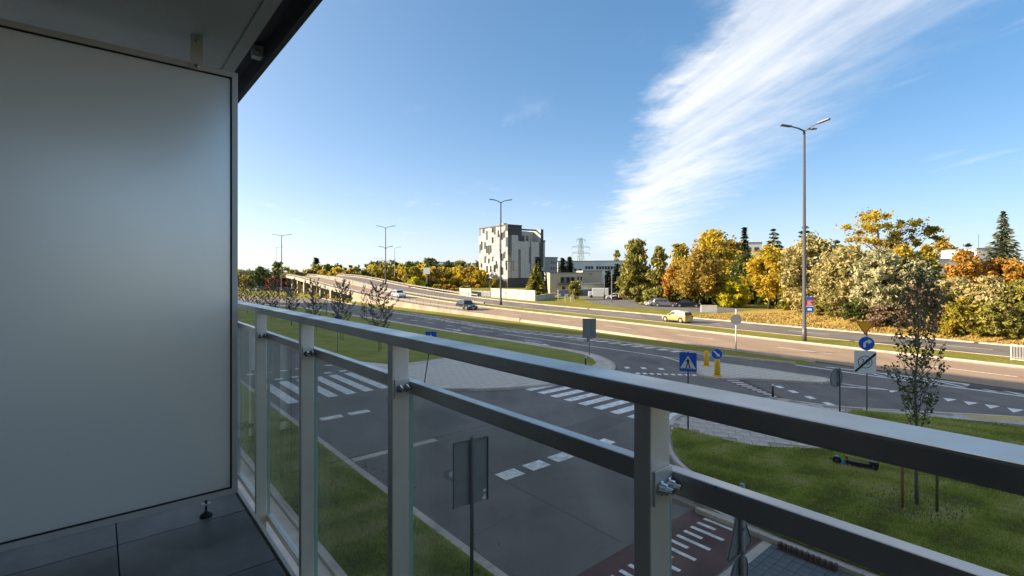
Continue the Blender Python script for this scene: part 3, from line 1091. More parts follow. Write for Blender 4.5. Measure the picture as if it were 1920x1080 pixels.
lp_root = link('left_paving', None); lp_root['kind'] = 'structure'
pave(lp_root, [p for p in left_outline if p[1] < 48], [l_lawn], OU(16, 24)[:2], TH, .104, .5, 280, mat('left_slab', (0.64, 0.535, 0.43), .85, var=.10, scale=2.5, dirt=(.4, .15)))
is_root = link('island_paving', None); is_root['kind'] = 'structure'
pave(is_root, isl_pts, [], isl_pts[0], PH, .114, .5, 150, mat('left_slab', (0.64, 0.535, 0.43)))
# grey block paving below us, block by block
blk_me = mesh_of(box(-.096, .096, -.096, .096, 0, 0.03, 0.008), 'paving_block', BLOCK)
blk_bed = ground('block_paving', [OU(6.3, -30).xy, OU(11.5, -30).xy, OU(11.5, 4.75).xy, OU(6.3, 4.75).xy], 0.012, JOINT)
k = 0
for j in range(0, 40):
    for i in range(0, 14):
        o_, u_ = 11.38 - i * 0.2, 4.62 - j * 0.2
        if k < 290 and u_ > 0.3:
            p = OU(o_, u_); k += 1
            b_o = link('paving_block', blk_me, blk_bed, (p.x, p.y, 0.004 + random.uniform(-.002, .003)), (0, 0, TH))
tk = bmesh.new()
bx(tk, 6.3, 11.42, 4.66, 4.85, -0.1, 0.040)
struct('block_edging', tk, KERB, rot=(0, 0, TH))

# --- road markings
def marks(name, polys, z=0.0105, part='stripe', m=PAINT, parent=None):
    root = parent
    if root is None:
        root = link(name, None); root['kind'] = 'structure'
    for p in polys:
        link(part, flat_mesh(sheet(bmesh.new(), [q[:2] for q in p], z + 0), part, m), root)
    return root


def ou_rect(o0, o1, u0, u1): return [OU(o0, u0), OU(o1, u0), OU(o1, u1), OU(o0, u1)]


marks('zebra_crossing', [ou_rect(6.75 + .93 * i, 7.25 + .93 * i, 24.2, 29.5) for i in range(6)])
marks('bicycle_crossing', [ou_rect(6.8 + .93 * i, 7.25 + .93 * i, 30.1, 30.5) for i in range(6)] + [ou_rect(6.8 + .93 * i, 7.25 + .93 * i, 32.6, 33.0) for i in range(6)])
marks('zebra_crossing', [ou_rect(17.1, 21.2, 19.1 - .93 * i - .25, 19.1 - .93 * i + .25) for i in range(9)])
marks('give_way_line', [ou_rect(9.1 + 1.085 * i, 9.85 + 1.085 * i, 11.12, 11.66) for i in range(5)], part='dash')
marks('give_way_line', [ou_rect(7.05 + 1.2 * i, 7.95 + 1.2 * i, 20.5, 20.95) for i in range(2)], part='dash')
red = ground('red_bicycle_path', [OU(6.3, 4.92).xy, OU(12.0, 4.92).xy, OU(12.0, 6.6).xy, OU(11.5, 6.7).xy, OU(6.3, 6.7).xy], 0.0105, RED_PATH)
bars = []
for i in range(18):
    o_ = 6.9 + .3 * i
    bars.append(ou_rect(o_ - .055, o_ + .055, 6.25 - (.80 if i % 2 else .45), 6.25))
marks('ladder', bars, 0.0150, 'ladder_bar', PAINT, red)
red2 = ground('red_cycle_crossing', [G(1352, 712).xy, G(1393, 711.8).xy, G(1470, 747.5).xy, G(1448, 746).xy], 0.0105, RED_PATH)
b2 = []
a0, a1, c0, c1 = G(1352, 712), G(1393, 711.8), G(1448, 746), G(1470, 747.5)
for i in range(9):
    f = 0.06 + i * 0.105
    l0, l1 = a0.lerp(c0, f), a0.lerp(c0, f + .045)
    r0, r1 = a1.lerp(c1, f), a1.lerp(c1, f + .045)
    b2.append([l0.lerp(r0, .12), l0.lerp(r0, .70), l1.lerp(r1, .70), l1.lerp(r1, .12)])
marks('ladder', b2, 0.0150, 'ladder_bar', PAINT, red2)


def px_line(name, pts, w, z=0.0105, parent=None, smooth=0):
    P = [G(*p).xy for p in pts]
    if smooth: P = smooth_line(P, smooth)
    o = ground(name, ribbon(P, w), z, PAINT, parent)
    return o


# comb line on the inner edge of the lower road
comb_root = link('comb_line', None); comb_root['kind'] = 'structure'
cl = smooth_line([G(690, 578.5).xy, G(740, 586.5).xy, G(800, 595).xy, G(942, 618.5).xy, G(1076, 633.5).xy, G(1190, 648.5).xy, G(1290, 662).xy], 30)
acc = 0.0; prev = cl[0]; nb = 0
for p in cl[1:]:
    acc += (p - prev).length
    if acc > 1.15:
        d = (p - prev).normalized(); nrm = Vector((-d.y, d.x))
        sk = d * 0.35
        link('comb_tooth', flat_mesh(sheet(bmesh.new(), [p - nrm * .46 - sk, p - nrm * .46 + d * .55 - sk, p + nrm * .46 + d * .55 + sk * .4, p + nrm * .46 + sk * .4], 0.0105), 'comb_tooth', PAINT), comb_root)
        acc = 0.0; nb += 1
    prev = p
px_line('edge_line', [(1190, 646.5), (1271, 658), (1334, 667)], .16)
px_line('edge_line', [(1491, 684.5), (1560, 694), (1640, 705.5), (1780, 725), (1909, 742), (2200, 782)], .22)
px_line('edge_line', [(1548, 688), (1640, 698.5), (1780, 716.5), (1920, 734.5), (2200, 771)], .18)
px_line('lane_line', [(944, 626), (1060, 642.5), (1180, 659.5), (1240, 668.5), (1268, 676), (1290, 684)], .15)
px_line('lane_line', [(1240, 668.5), (1272, 672.5), (1300, 678)], .13)
px_line('lane_line', [(1566, 724.5), (1600, 726.5), (1666, 731)], .16)
px_line('lane_line', [(1562, 717.5), (1600, 722.5), (1660, 730)], .12)
dash_root = link('lane_dashes', None); dash_root['kind'] = 'structure'
for a, b in (((903, 619.5), (925, 622.5)), ((866, 614), (886, 616.5)), ((838, 610), (853, 612)), ((800, 604.5), (815, 606.5)), ((770, 600), (783, 602)), ((742, 596), (754, 598)), ((716, 592), (727, 593.6)), ((694, 588.6), (703, 590)), ((878, 610.5), (912, 615)), ((835, 603), (852, 605.5)), ((796, 597.5), (810, 599.5)), ((1030, 630.5), (1060, 634.5)), ((1066, 635.5), (1094, 639.6)), ((984, 637), (1016, 642.5))):
    P = [G(*a).xy, G(*b).xy]
    link('lane_dash', flat_mesh(sheet(bmesh.new(), ribbon(P, .15), 0.0105), 'lane_dash', PAINT), dash_root)
# arrows painted in the lanes
for nm, (a, b) in (('lane_arrow', ((835, 615), (866, 620.5))), ('lane_arrow', ((985, 641), (1032, 648.5))), ('lane_arrow', ((1066, 630.5), (1090, 634))), ('lane_arrow', ((700, 596.5), (722, 600.5)))):
    A_, B_ = G(*a).xy, G(*b).xy
    d = (B_ - A_); L_ = d.length; d.normalize(); nrm = Vector((-d.y, d.x))
    pts = [A_ - nrm * .1, A_ + d * (L_ * .65) - nrm * .1, A_ + d * (L_ * .65) - nrm * .42, B_, A_ + d * (L_ * .65) + nrm * .42, A_ + d * (L_ * .65) + nrm * .1, A_ + nrm * .1]
    ground(nm, pts, 0.0105, PAINT)
dots = []
for i in range(9):
    p = G(1196 + i * 13.2, 700.2 + i * .45)
    dots.append([p + Vector(v) for v in ((-.13, -.2, 0), (.13, -.2, 0), (.13, .2, 0), (-.13, .2, 0))])
for q in ((1176, 689.5), (1207, 690.5), (1240, 692), (1461, 725.5), (1487, 734.5), (1519, 745.5), (1554, 757.5)):
    p = G(*q)
    dots.append([p + Vector(v) for v in ((-.16, -.28, 0), (.16, -.28, 0), (.16, .28, 0), (-.16, .28, 0))])
marks('dotted_line', dots, part='dot')
teeth = []
for x0, y0, x1, y1, xa, ya in ((1666, 732, 1684, 733, 1671, 736.5), (1736, 741.6, 1755, 743, 1742, 747), (1768, 746.3, 1794, 749.5, 1777, 753), (1806, 752, 1835, 756, 1816, 759.6), (1846, 758.3, 1875, 762, 1857, 766.5), (1888, 764.6, 1920, 769, 1900, 774), (1934, 772, 1968, 777, 1947, 782)):
    teeth.append([G(x0, y0), G(x1, y1), G(xa, ya)])
marks('shark_teeth', teeth, part='triangle')
hatch = []
for i in range(7):
    f = i / 7
    a = G(1600, 692.5).lerp(G(2000, 748), f); b = G(1655, 706).lerp(G(2060, 761), f)
    d = Vector((.16, -.12, 0))
    hatch.append([a, a + d, b + d, b])
marks('hatching', hatch, 0.0102, 'hatch_bar')

# --- traffic island
isl = [G(1300, 679.5), G(1330, 680.8), G(1400, 690), G(1480, 702), G(1545, 711.5), G(1557, 715), G(1553, 719.5), G(1540, 721), G(1480, 717), G(1410, 713.5), G(1352, 713), G(1318, 708.5), G(1309, 703), G(1306, 694), G(1299, 685)]
isl = [p.xy for p in isl]
struct('traffic_island', prism(bmesh.new(), isl, -0.2, 0.11), CONC)
kerb_run('island_kerb', isl + [isl[0]], 0.05, -0.14, -0.2, 0.128)

# manhole and drain
mh = thing('manhole_cover', 'pale round manhole cover in the dark street asphalt, next to the first white dash', 'manhole cover', OU(8.35, 12.35, 0.008))
obj('collar', tube(bmesh.new(), [(0, 0, -.05), (0, 0, .006)], [.52, .52], 24), mat('manhole_collar', (0.12, 0.115, 0.11), .9, var=.15), mh)
obj('lid', tube(bmesh.new(), [(0, 0, -.03), (0, 0, .014)], [.36, .36], 24), mat('manhole_lid', (0.30, 0.29, 0.27), .8, var=.15), mh)
dr = thing('drain_grate', 'rusty brown drain grate set in the kerb between block paving and corner lawn', 'drain', OU(11.42, 3.95, 0.0), TH)
obj('frame', bx(bx(box(-.11, .02, -.55, -.50, .02, .17), -.11, .02, .50, .55, .02, .17), -.11, -.09, -.5, .5, .02, .06), RUST, dr)
for i in range(9): obj('grate_bar', box(-.10, .015, -.46 + i * .108, -.41 + i * .108, .03, .165), RUST, dr)

# soil patch around the young tree on the corner lawn
TREE_P = G(1719, 955)
sp_pts = [(TREE_P.x + math.cos(a) * (1.35 + .35 * math.sin(3 * a + 1) + random.uniform(-.15, .15)), TREE_P.y - .1 + math.sin(a) * (1.0 + .25 * math.sin(2 * a) + random.uniform(-.12, .12))) for a in np.linspace(0, 2 * math.pi, 40, endpoint=False)]
ground('soil_patch', sp_pts, 0.131, SOIL)


def blades(name, poly, n, h, zb_, bb, avoid=None, dens=0.0, tuft=0.0):
    """Mown grass: one mesh of tiny blades in uneven tufts."""
    pts = []
    while len(pts) < n:
        x = rng.uniform(bb[0], bb[1], 4000); y = rng.uniform(bb[2], bb[3], 4000)
        for a, b in zip(x, y):
            if dens and rng.uniform() > min(1, (dens / math.hypot(a, b)) ** 2): continue
            if avoid and ((a - avoid[0]) / avoid[2]) ** 2 + ((b - avoid[1]) / avoid[3]) ** 2 < 1 and rng.uniform() < .45: continue
            if pip((a, b), poly): pts.append((a, b))
    pts = np.array(pts[:n])
    ph = np.sin(pts[:, 0] * 1.9 + 2 * np.sin(pts[:, 1] * 1.3)) * np.sin(pts[:, 1] * 2.3 + 1.5 * np.sin(pts[:, 0] * 1.1)) * .5 + .5
    ph2 = np.sin(pts[:, 0] * 7.9 + 1.2 * np.sin(pts[:, 1] * 6.1)) * np.sin(pts[:, 1] * 8.3) * .5 + .5
    hh = h * (0.45 + 0.65 * ph * .6 + .5 * ph2 * .7) * rng.uniform(.6, 1.3, len(pts))
    an = rng.uniform(0, 6.283, len(pts)); w = rng.uniform(.010, .020, len(pts))
    ln = rng.uniform(.2, .9, len(pts)) * hh; la = rng.uniform(0, 6.283, len(pts))
    v = np.zeros((len(pts), 3, 3), dtype=np.float32)
    v[:, 0, 0] = pts[:, 0] - np.cos(an) * w; v[:, 0, 1] = pts[:, 1] - np.sin(an) * w; v[:, 0, 2] = zb_
    v[:, 1, 0] = pts[:, 0] + np.cos(an) * w; v[:, 1, 1] = pts[:, 1] + np.sin(an) * w; v[:, 1, 2] = zb_
    v[:, 2, 0] = pts[:, 0] + np.cos(la) * ln; v[:, 2, 1] = pts[:, 1] + np.sin(la) * ln; v[:, 2, 2] = zb_ + hh
    me = bpy.data.meshes.new(name); m_ = len(pts)
    me.vertices.add(m_ * 3); me.loops.add(m_ * 3); me.polygons.add(m_)
    me.vertices.foreach_set('co', v.reshape(-1))
    me.loops.foreach_set('vertex_index', np.arange(m_ * 3, dtype=np.int32))
    me.polygons.foreach_set('loop_start', np.arange(0, m_ * 3, 3, dtype=np.int32))
    me.polygons.foreach_set('loop_total', np.full(m_, 3, dtype=np.int32))
    me.update(calc_edges=True)
    at_ = me.attributes.new('pick', 'FLOAT', 'FACE')
    at_.data.foreach_set('value', np.clip(ph * .66 + rng.uniform(0, .34, m_) + .16 * ph2 - .08, 0, 1).astype(np.float32))
    me.materials.append(BLADE)
    o = link(name, me)
    return o


gr = blades('grass', LOW_POLY, 120000, .085, .124, (2, 22, 7, 20), (TREE_P.x, TREE_P.y, 1.3, 1.0), 12)
tag(gr, 'tufted green grass covering the corner lawn beside the street', 'grass', kind='stuff')
gr = blades('grass', [OU(3.75, 7.3), OU(5.9, 7.3), OU(5.9, 22), OU(3.75, 22)], 36000, .10, .084, (-12, 1, 6, 22), None, 12)
tag(gr, 'dark green grass on the strip between the building and street kerb', 'grass', kind='stuff')
gr = blades('grass', UP_POLY, 24000, .09, .124, (8, 22, 14, 22))
tag(gr, 'green grass on the far lawn between footpath and lower road', 'grass', kind='stuff')

fl_ = []
while len(fl_) < 900:
    p_ = (random.uniform(2, 20), random.uniform(7, 20))
    if pip(p_, LOW_POLY): fl_.append((p_[0], p_[1], .15 + random.uniform(0, .04)))
for _ in range(260):
    p_ = OU(random.uniform(3.8, 5.95) if random.random() < .6 else random.uniform(6.2, 6.9), random.uniform(7.4, 24)); fl_.append((p_.x, p_.y, .02 if CP and (C40 * p_.x + S40 * p_.y) > 6.15 else .16))
fl_ = np.array(fl_)
FALL = leaf_mat('fallen_leaf', [(.20, .11, .03), (.34, .22, .05), (.16, .09, .05), (.38, .28, .12)], .1)
fo_ = link('fallen_leaves', leaf_quads('fallen_leaves', fl_, .032, FALL, rng.uniform(0, 1, len(fl_)), axis=np.c_[rng.normal(size=(len(fl_), 2)), rng.normal(0, .25, len(fl_))]))
tag(fo_, 'small brown and yellow fallen leaves scattered over the near lawns', 'leaves', kind='stuff')
# --- right bank
bank = bmesh.new()
rows = []
secs = [(57.5, .012), (59.0, .30), (61.5, .95), (64.5, 1.5), (70, 1.9), (80, 2.3), (110, 2.6), (200, 2.7), (210, 0.0)]
for t in (-90, -60, -30, -10, 0, 8, 14, 20, 26, 31, 35, 39, 43, 47):
    f = max(0.0, min(1, (47 - t) / 24)); f = f * f * (3 - 2 * f)
    rows.append([bank.verts.new(QT(q + random.uniform(-.4, .4) * (0 < i < 8), t, z * f * random.uniform(.9, 1.08) + .012)) for i, (q, z) in enumerate(secs)])
for a, b in zip(rows, rows[1:]):
    for i in range(len(secs) - 1): bank.faces.new((a[i], a[i + 1], b[i + 1], b[i]))
bko = link('bank', flat_mesh(bank, 'bank', DRY)); bko['kind'] = 'structure'
for p in bko.data.polygons: p.use_smooth = True


def bank_z(x, y):
    q = CP * x + SP * y; t = -SP * x + CP * y
    f = max(0.0, min(1, (47 - t) / 24)); f = f * f * (3 - 2 * f)
    z = 0.0
    for (a, va), (b, vb) in zip(secs, secs[1:]):
        if a <= q <= b: z = va + (vb - va) * (q - a) / (b - a)
    return z * f


bp = []
while len(bp) < 15000:
    q_, t_ = random.uniform(57.8, 68), random.uniform(-14, 46)
    if random.random() < .35 + .65 * (math.sin(q_ * 1.3 + 2 * math.sin(t_ * .4)) * math.sin(t_ * .7 + q_ * .5) > -.1):
        v_ = QT(q_, t_)
        bp.append((v_.x, v_.y, bank_z(v_.x, v_.y)))
bp = np.array(bp)
ax_ = rand_dirs(len(bp)) * .55 + np.array([0, 0, 1.0])
DBL = leaf_mat('dry_blade', [(.24, .16, .04), (.42, .29, .085), (.52, .39, .15), (.32, .28, .08)], .2)
bg_ = link('dry_grass', leaf_quads('dry_grass', bp + np.array([0, 0, .03]), .11, DBL, rng.uniform(0, 1, len(bp)), stretch=1.3, axis=ax_))
tag(bg_, 'straw-coloured dry grass growing on the roadside bank', 'grass', kind='stuff')
# side road and parking on the far side
ground('side_road', [G(1085, 556.5).xy, G(1140, 558).xy, G(1215, 566).xy, G(1300, 572).xy, G(1380, 577.5).xy, G(1395, 583).xy, G(1370, 588).xy, G(1300, 585.5).xy, G(1210, 578.5).xy, G(1150, 574.5).xy, G(1110, 567).xy], 0.016, ASPH_SIDE)

# ------------------------------------------------------------------ overpass
ov = thing('overpass', 'concrete road overpass on square piers rising away on the left', 'overpass')
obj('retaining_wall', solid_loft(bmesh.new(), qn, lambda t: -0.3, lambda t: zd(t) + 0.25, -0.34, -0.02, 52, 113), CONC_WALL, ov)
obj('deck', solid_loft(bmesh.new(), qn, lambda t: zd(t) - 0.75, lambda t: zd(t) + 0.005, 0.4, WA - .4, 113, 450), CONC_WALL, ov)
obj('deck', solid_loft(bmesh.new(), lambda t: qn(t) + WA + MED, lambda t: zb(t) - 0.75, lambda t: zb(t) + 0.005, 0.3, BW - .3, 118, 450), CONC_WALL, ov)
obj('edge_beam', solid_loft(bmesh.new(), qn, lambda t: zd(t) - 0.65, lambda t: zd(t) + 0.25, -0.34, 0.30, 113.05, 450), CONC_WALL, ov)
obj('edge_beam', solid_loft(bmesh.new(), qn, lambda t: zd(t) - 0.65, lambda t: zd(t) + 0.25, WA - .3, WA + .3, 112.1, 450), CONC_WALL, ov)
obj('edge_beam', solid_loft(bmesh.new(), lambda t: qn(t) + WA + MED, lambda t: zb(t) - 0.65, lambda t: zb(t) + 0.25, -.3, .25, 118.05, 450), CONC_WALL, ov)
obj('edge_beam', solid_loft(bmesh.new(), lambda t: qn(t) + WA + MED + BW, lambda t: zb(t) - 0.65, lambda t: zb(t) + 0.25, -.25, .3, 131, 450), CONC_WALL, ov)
obj('abutment', solid_loft(bmesh.new(), qn, lambda t: -0.3, lambda t: zd(t) - 0.05, 0.05, WA + .2, 112.2, 114), CONC_WALL, ov)
for t in (122, 131, 141, 151.5, 163, 176, 192):
    for q in (0.55, 6.6):
        p0 = qn(t) + q
        bm = bmesh.new()
        bx(bm, -.5, .5, -.75, .75, -.3, zd(t) - .7, .03)
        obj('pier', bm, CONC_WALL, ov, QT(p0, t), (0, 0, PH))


def guardrail(label, fq, fz, t0, t1, step):
    g = thing('guardrail', label, 'guardrail')
    ts = np.arange(t0, t1 + .01, step)
    obj('rail_beam', solid_loft(bmesh.new(), fq, lambda t: fz(t) + .52, lambda t: fz(t) + .82, -.05, .05, t0, t1), STEEL, g)
    pm = mesh_of(box(-.06, .06, -.08, .08, 0, .80), 'rail_post', STEEL)
    for t in ts:
        link('rail_post', pm, g, QT(fq(t) + .12, t, fz(t) + .22), (0, 0, PH))
    return g


guardrail('long steel guardrail along the near edge of the rising overpass', lambda t: qn(t) - .06, zd, 66, 300, 2.6)
guardrail('steel guardrail along the far edge of the lane with the dark estate car', lambda t: qn(t) + WA + .16, zd, 74, 300, 3.2)
guardrail('distant steel guardrail on the second deck behind the overpass lane', lambda t: qn(t) + WA + MED + BW + .12, zb, 96, 300, 4.0)

# ------------------------------------------------------------------ our building and balcony
RZ = (0, 0, TH)
ap = thing('apartment_building', 'grey rendered apartment building with the balcony the picture is taken from', 'building', (0, 0, 0), TH)
H_B = 22.4
obj('wall', box(-15, -1.32, -45, 142, 0, H_B), FACADE, ap)
FL = 4.73
CE = 7.235
# balcony slabs carrying the floor and the ceiling
obj('balcony_slab', box(-1.318, .615, -.75, 4.35, FL - .26, FL - .014), PLASTER, ap)
bm = bmesh.new()
bx(bm, -1.318, .560, -.75, 4.35, CE, CE + .24)
bx(bm, .5605, .574, -.75, 4.35, CE + .012, CE + .24)     # drip groove
bx(bm, .5745, .636, -.75, 4.35, CE, CE + .24)
obj('balcony_ceiling', bm, PLASTER, ap)
bm = bmesh.new()
for i in range(4):
    z0 = 1.6 if i == 0 else 4.73 + 2.75 * i
    for u0 in range(-40, 160, 5):
        bx(bm, -1.32, -1.30, u0 + .6, u0 + 2.6, z0 + .1, z0 + 2.2)
obj('window_band', bm, CARGLASS, ap)['kind'] = 'stuff'
wf = bmesh.new()
bx(wf, -1.305, -1.27, -.9, 2.4, FL, FL + 2.25)
wd = obj('balcony_door', wf, FRAME, ap)
obj('pane', box(-1.268, -1.262, -.8, .7, FL + .1, FL + 2.15), CARGLASS, wd)
obj('pane', box(-1.268, -1.262, .8, 2.3, FL + .1, FL + 2.15), CARGLASS, wd)

obj('added_wall_lining', box(-1.319, -1.306, -4.9, 2.99, FL + .001, CE - .001), mat('grey_added_lining', (0.26, 0.255, 0.25), .8, var=.1), ap)  # unseen grey lining, added to set what the railing and screen reflect
# floor tiles
bf = struct('balcony_floor', box(-1.31, .612, -.73, 4.33, FL - .0138, FL - .006), GROUT, rot=RZ)
tile_me = mesh_of(box(-.297, .297, -.2972, .2972, -.006, 0, .0015), 'floor_tile', TILE)
u_ = 2.365 - .6 * 9
for i in range(21):
    uu = u_ + .6 * i + .3
    if uu + .3 > 4.3 or uu - .3 < -.72: continue
    for o_ in (.07 + .3, .07 - .3, .07 - .9):
        if o_ > .3:
            pass
        link('floor_tile', tile_me, bf, (o_ if o_ < .3 else .3145 + .0, uu, FL + random.uniform(-.0006, .0006)) if o_ < .3 else (.341, uu, FL), None).scale = (1, 1, 1) if o_ < .3 else (.905, 1, 1)

# own railing
rl = thing('balcony_railing', 'dark grey metal balcony railing with glass infill running across the foreground', 'railing', OU(.64, 1.3, FL).to_tuple(), TH)


def RL(o, u, z): return (o - .64, u - 1.3, z - FL)


def rbox(o0, o1, u0, u1, z0, z1, bev=0.0):
    a = RL(o0, u0, z0); b = RL(o1, u1, z1)
    return box(a[0], b[0], a[1], b[1], a[2], b[2], bev)


obj('top_rail', rbox(.637, .710, -.72, 4.32, 5.8000, 5.8295, .004), RAIL, rl)
posts = [-.70, -.13, .438, 1.295, 2.12, 2.877, 3.60, 4.28]
for u in posts:
    obj('post', rbox(.642, .694, u, u + .031, FL - .22, 5.7995, .003), RAIL_POST, rl)
bolt = bmesh.new()
tube(bolt, [(0, 0, 0), (0, -.004, 0), (0, -.0041, 0), (0, -.012, 0), (0, -.0121, 0), (0, -.022, 0)], [.011, .011, .0085, .0085, .005, .0045], 12)
bolt_me = mesh_of(bolt, 'bolt', CHROME)
for i, u in enumerate(posts[:-1]):
    a, b = u + .031, posts[i + 1]
    obj('mid_rail', rbox(.6945, .720, a - .010, b + .010, 5.654, 5.690, .003), RAIL, rl)
for i, u in enumerate(posts):
    p = obj('bracket_plate', rbox(.648, .6942, u - .0042, u - .0004, 5.646, 5.700, .001), RAIL_POST, rl)
    for o_ in (.662, .684):
        c = link('bolt', bolt_me, p, RL(o_, u - .0042, 5.673))
    p = obj('bracket_plate', rbox(.648, .6942, u + .0314, u + .0352, 5.646, 5.700, .001), RAIL_POST, rl)
for i, u in enumerate(posts[:-1]):
    a, b = u + .031, posts[i + 1]
    g = obj('glass_pane', rbox(.702, .712, a - .008, b + .008, FL - .02, 5.6535), GLASS, rl)
    e_ = bmesh.new()
    p0, p1 = RL(.7018, a - .0098, FL - .02), RL(.7122, a - .0081, 5.6535)
    bx(e_, p0[0], p1[0], p0[1], p1[1], p0[2], p1[2])
    p0, p1 = RL(.7018, b + .0081, FL - .02), RL(.7122, b + .0098, 5.6535)
    bx(e_, p0[0], p1[0], p0[1], p1[1], p0[2], p1[2])
    obj('glass_edge', e_, GLASS_EDGE, g)['kind'] = 'stuff'
    obj('bottom_rail', rbox(.695, .722, a - .010, b + .010, FL - .055, FL - .0205, .002), RAIL_POST, rl)
obj('base_profile', rbox(.622, .640, -.72, 4.32, FL - .06, FL + .004, .002), FRAME, rl)

for u in (-.70, 4.28):
    obj('side_rail', rbox(-1.27, .636, u, u + .04, 5.80, 5.8295, .004), RAIL, rl)
    obj('side_rail', rbox(-1.27, .640, u, u + .03, 4.80, 4.83, .003), RAIL, rl)
    obj('glass_pane', rbox(-1.25, .62, u + .01, u + .02, 4.84, 5.78), GLASS, rl)
# railing of the balcony above, seen from below
ur = thing('upper_railing', 'dark steel lower edge of the railing on the balcony above', 'railing', OU(.69, 1.3, CE).to_tuple(), TH)


def UR(o, u, z): return (o - .69, u - 1.3, z - CE)


def ubox(o0, o1, u0, u1, z0, z1, bev=0.0):
    a = UR(o0, u0, z0); b = UR(o1, u1, z1)
    return box(a[0], b[0], a[1], b[1], a[2], b[2], bev)


obj('bottom_rail', ubox(.702, .732, -.75, 4.35, 7.165, 7.205, .003), DARK_STEEL, ur)
obj('back_channel', ubox(.6375, .645, -.75, 4.35, 7.27, 7.47), DARK_STEEL, ur)
obj('soffit_strip', ubox(.645, .7005, -.75, 4.35, 7.262, 7.2685), DARK_STEEL, ur)
obj('fascia_strip', ubox(.7055, .7095, -.75, 4.35, 7.2055, 7.34), DARK_STEEL, ur)
obj('glass_pane', ubox(.712, .722, -.75, 4.35, 7.2055, 8.1), GLASS, ur)
obj('top_rail', ubox(.690, .76, -.75, 4.35, 8.3, 8.33), RAIL, ur)
for u in (-.62, .62, 1.62, 2.98, 4.25):
    obj('post', ubox(.650, .698, u, u + .05, 7.20, 8.29, .003), FRAME, ur)
    p = obj('bracket_plate', ubox(.646, .70, u - .006, u - .001, 7.20, 7.33), FRAME, ur)
    for zz in (7.225, 7.3):
        link('bolt', bolt_me, p, UR(.672, u - .0062, zz))

# privacy screen
ps = thing('privacy_screen', 'large frosted glass privacy screen in a slim aluminium frame on the left', 'screen', OU(-.3, 3.0, FL).to_tuple(), TH)


def PS(o, u, z): return (o + .3, u - 3.0, z - FL)


def pbox(o0, o1, u0, u1, z0, z1, bev=0.0):
    a = PS(o0, u0, z0); b = PS(o1, u1, z1)
    return box(a[0], b[0], a[1], b[1], a[2], b[2], bev)


ZB_, ZT_ = 4.822, 7.09
obj('frame', pbox(.552, .580, 3.0, 3.038, ZB_, ZT_, .0015), FRAME, ps)
obj('frame', pbox(-1.30, -1.272, 3.0, 3.038, ZB_, ZT_, .0015), FRAME, ps)
obj('frame', pbox(-1.2715, .5515, 3.0, 3.038, ZT_ - .028, ZT_, .0015), FRAME, ps)
obj('frame', pbox(-1.2715, .5515, 3.0, 3.038, ZB_, ZB_ + .028, .0015), FRAME, ps)
for q in ((.546, .5518, ZB_ + .028, ZT_ - .028), (-1.272, -1.266, ZB_ + .028, ZT_ - .028)):
    obj('gasket', pbox(q[0], q[1], 3.006, 3.03, q[2], q[3]), GASKET, ps)
for q in ((ZT_ - .034, ZT_ - .0282), (ZB_ + .0282, ZB_ + .034)):
    obj('gasket', pbox(-1.2655, .5455, 3.006, 3.03, q[0], q[1]), GASKET, ps)
obj('glass', pbox(-1.2655, .5455, 3.014, 3.024, ZB_ + .0345, ZT_ - .0345), FROST, ps)
for o_ in (.39, -.9):
    br = bmesh.new()
    bx(br, *(PS(o_ - .028, 2.994, 0)[0], PS(o_ + .028, 2.994, 0)[0]), PS(0, 2.993, 0)[1], PS(0, 2.9985, 0)[1], 7.058 - FL, CE - .001 - FL, .001)
    p = obj('bracket', br, FRAME, ps)
    for zz in (7.075, 7.205):
        link('bolt', bolt_me, p, PS(o_, 2.993, zz))
for zz in (7.07, 7.035):
    p0 = PS(.566, 3.0, zz)
    sb = bmesh.new(); tube(sb, [(p0[0] + .0145, .012, p0[2]), (p0[0] + .0165, .012, p0[2])], .004, 8)
    obj('screw', sb, GASKET, ps)
for o_ in (.435, -.85):
    ft = bmesh.new()
    p0 = PS(o_, 3.019, 0)
    tube(ft, [(p0[0], p0[1], 0.0), (p0[0], p0[1], .010), (p0[0], p0[1], .02), (p0[0], p0[1], .026), (p0[0], p0[1], .092)], [.030, .028, .016, .0055, .0055], 14)
    f_ = obj('adjustable_foot', ft, GASKET, ps)
    obj('foot_bracket', box(p0[0] - .022, p0[0] + .022, p0[1] - .015, p0[1] + .015, .062, .068), FRAME, f_)

# ------------------------------------------------------------------ street lamps


def lamp(label, p, h, heads, m, r=.11, arm=1.6, group='street lamps along the roads', low=None):
    """heads: list of (azimuth, rise) for the lamp arms."""
    t = thing('street_lamp', label, 'street lamp', p, 0, group)
    obj('pole', tube(bmesh.new(), [(0, 0, 0), (0, 0, 1.2), (0, 0, 1.21), (0, 0, h)], [r * 1.3, r * 1.25, r * 1.1, r * .62], 10), m, t)
    obj('base_plate', box(-r * 2.2, r * 2.2, -r * 2.2, r * 2.2, 0, .04), m, t)
    lst = [(a, rs, h) for a, rs in heads] + [(a, rs, h * low) for a, rs in (heads if low else [])]
    for a, rs, hz in lst:
        d = Vector((math.cos(a), math.sin(a), 0)); k = arm if hz == h else arm * .6
        bm = bmesh.new()
        tube(bm, [(0, 0, hz - .1), d * k * .45 + Vector((0, 0, hz + rs * .5)), d * k + Vector((0, 0, hz + rs))], [r * .5, r * .42, r * .4], 6)
        ar = obj('lamp_arm', bm, m, t)
        hb = bmesh.new()
        bx(hb, 0, .95, -.17, .17, -.05, .06, .02)
        bx(hb, .30, .86, -.12, .12, -.065, -.05)
        hd = obj('lamp_head', hb, m, ar, d * k + Vector((0, 0, hz + rs)), (0, -.14, a))
    return t


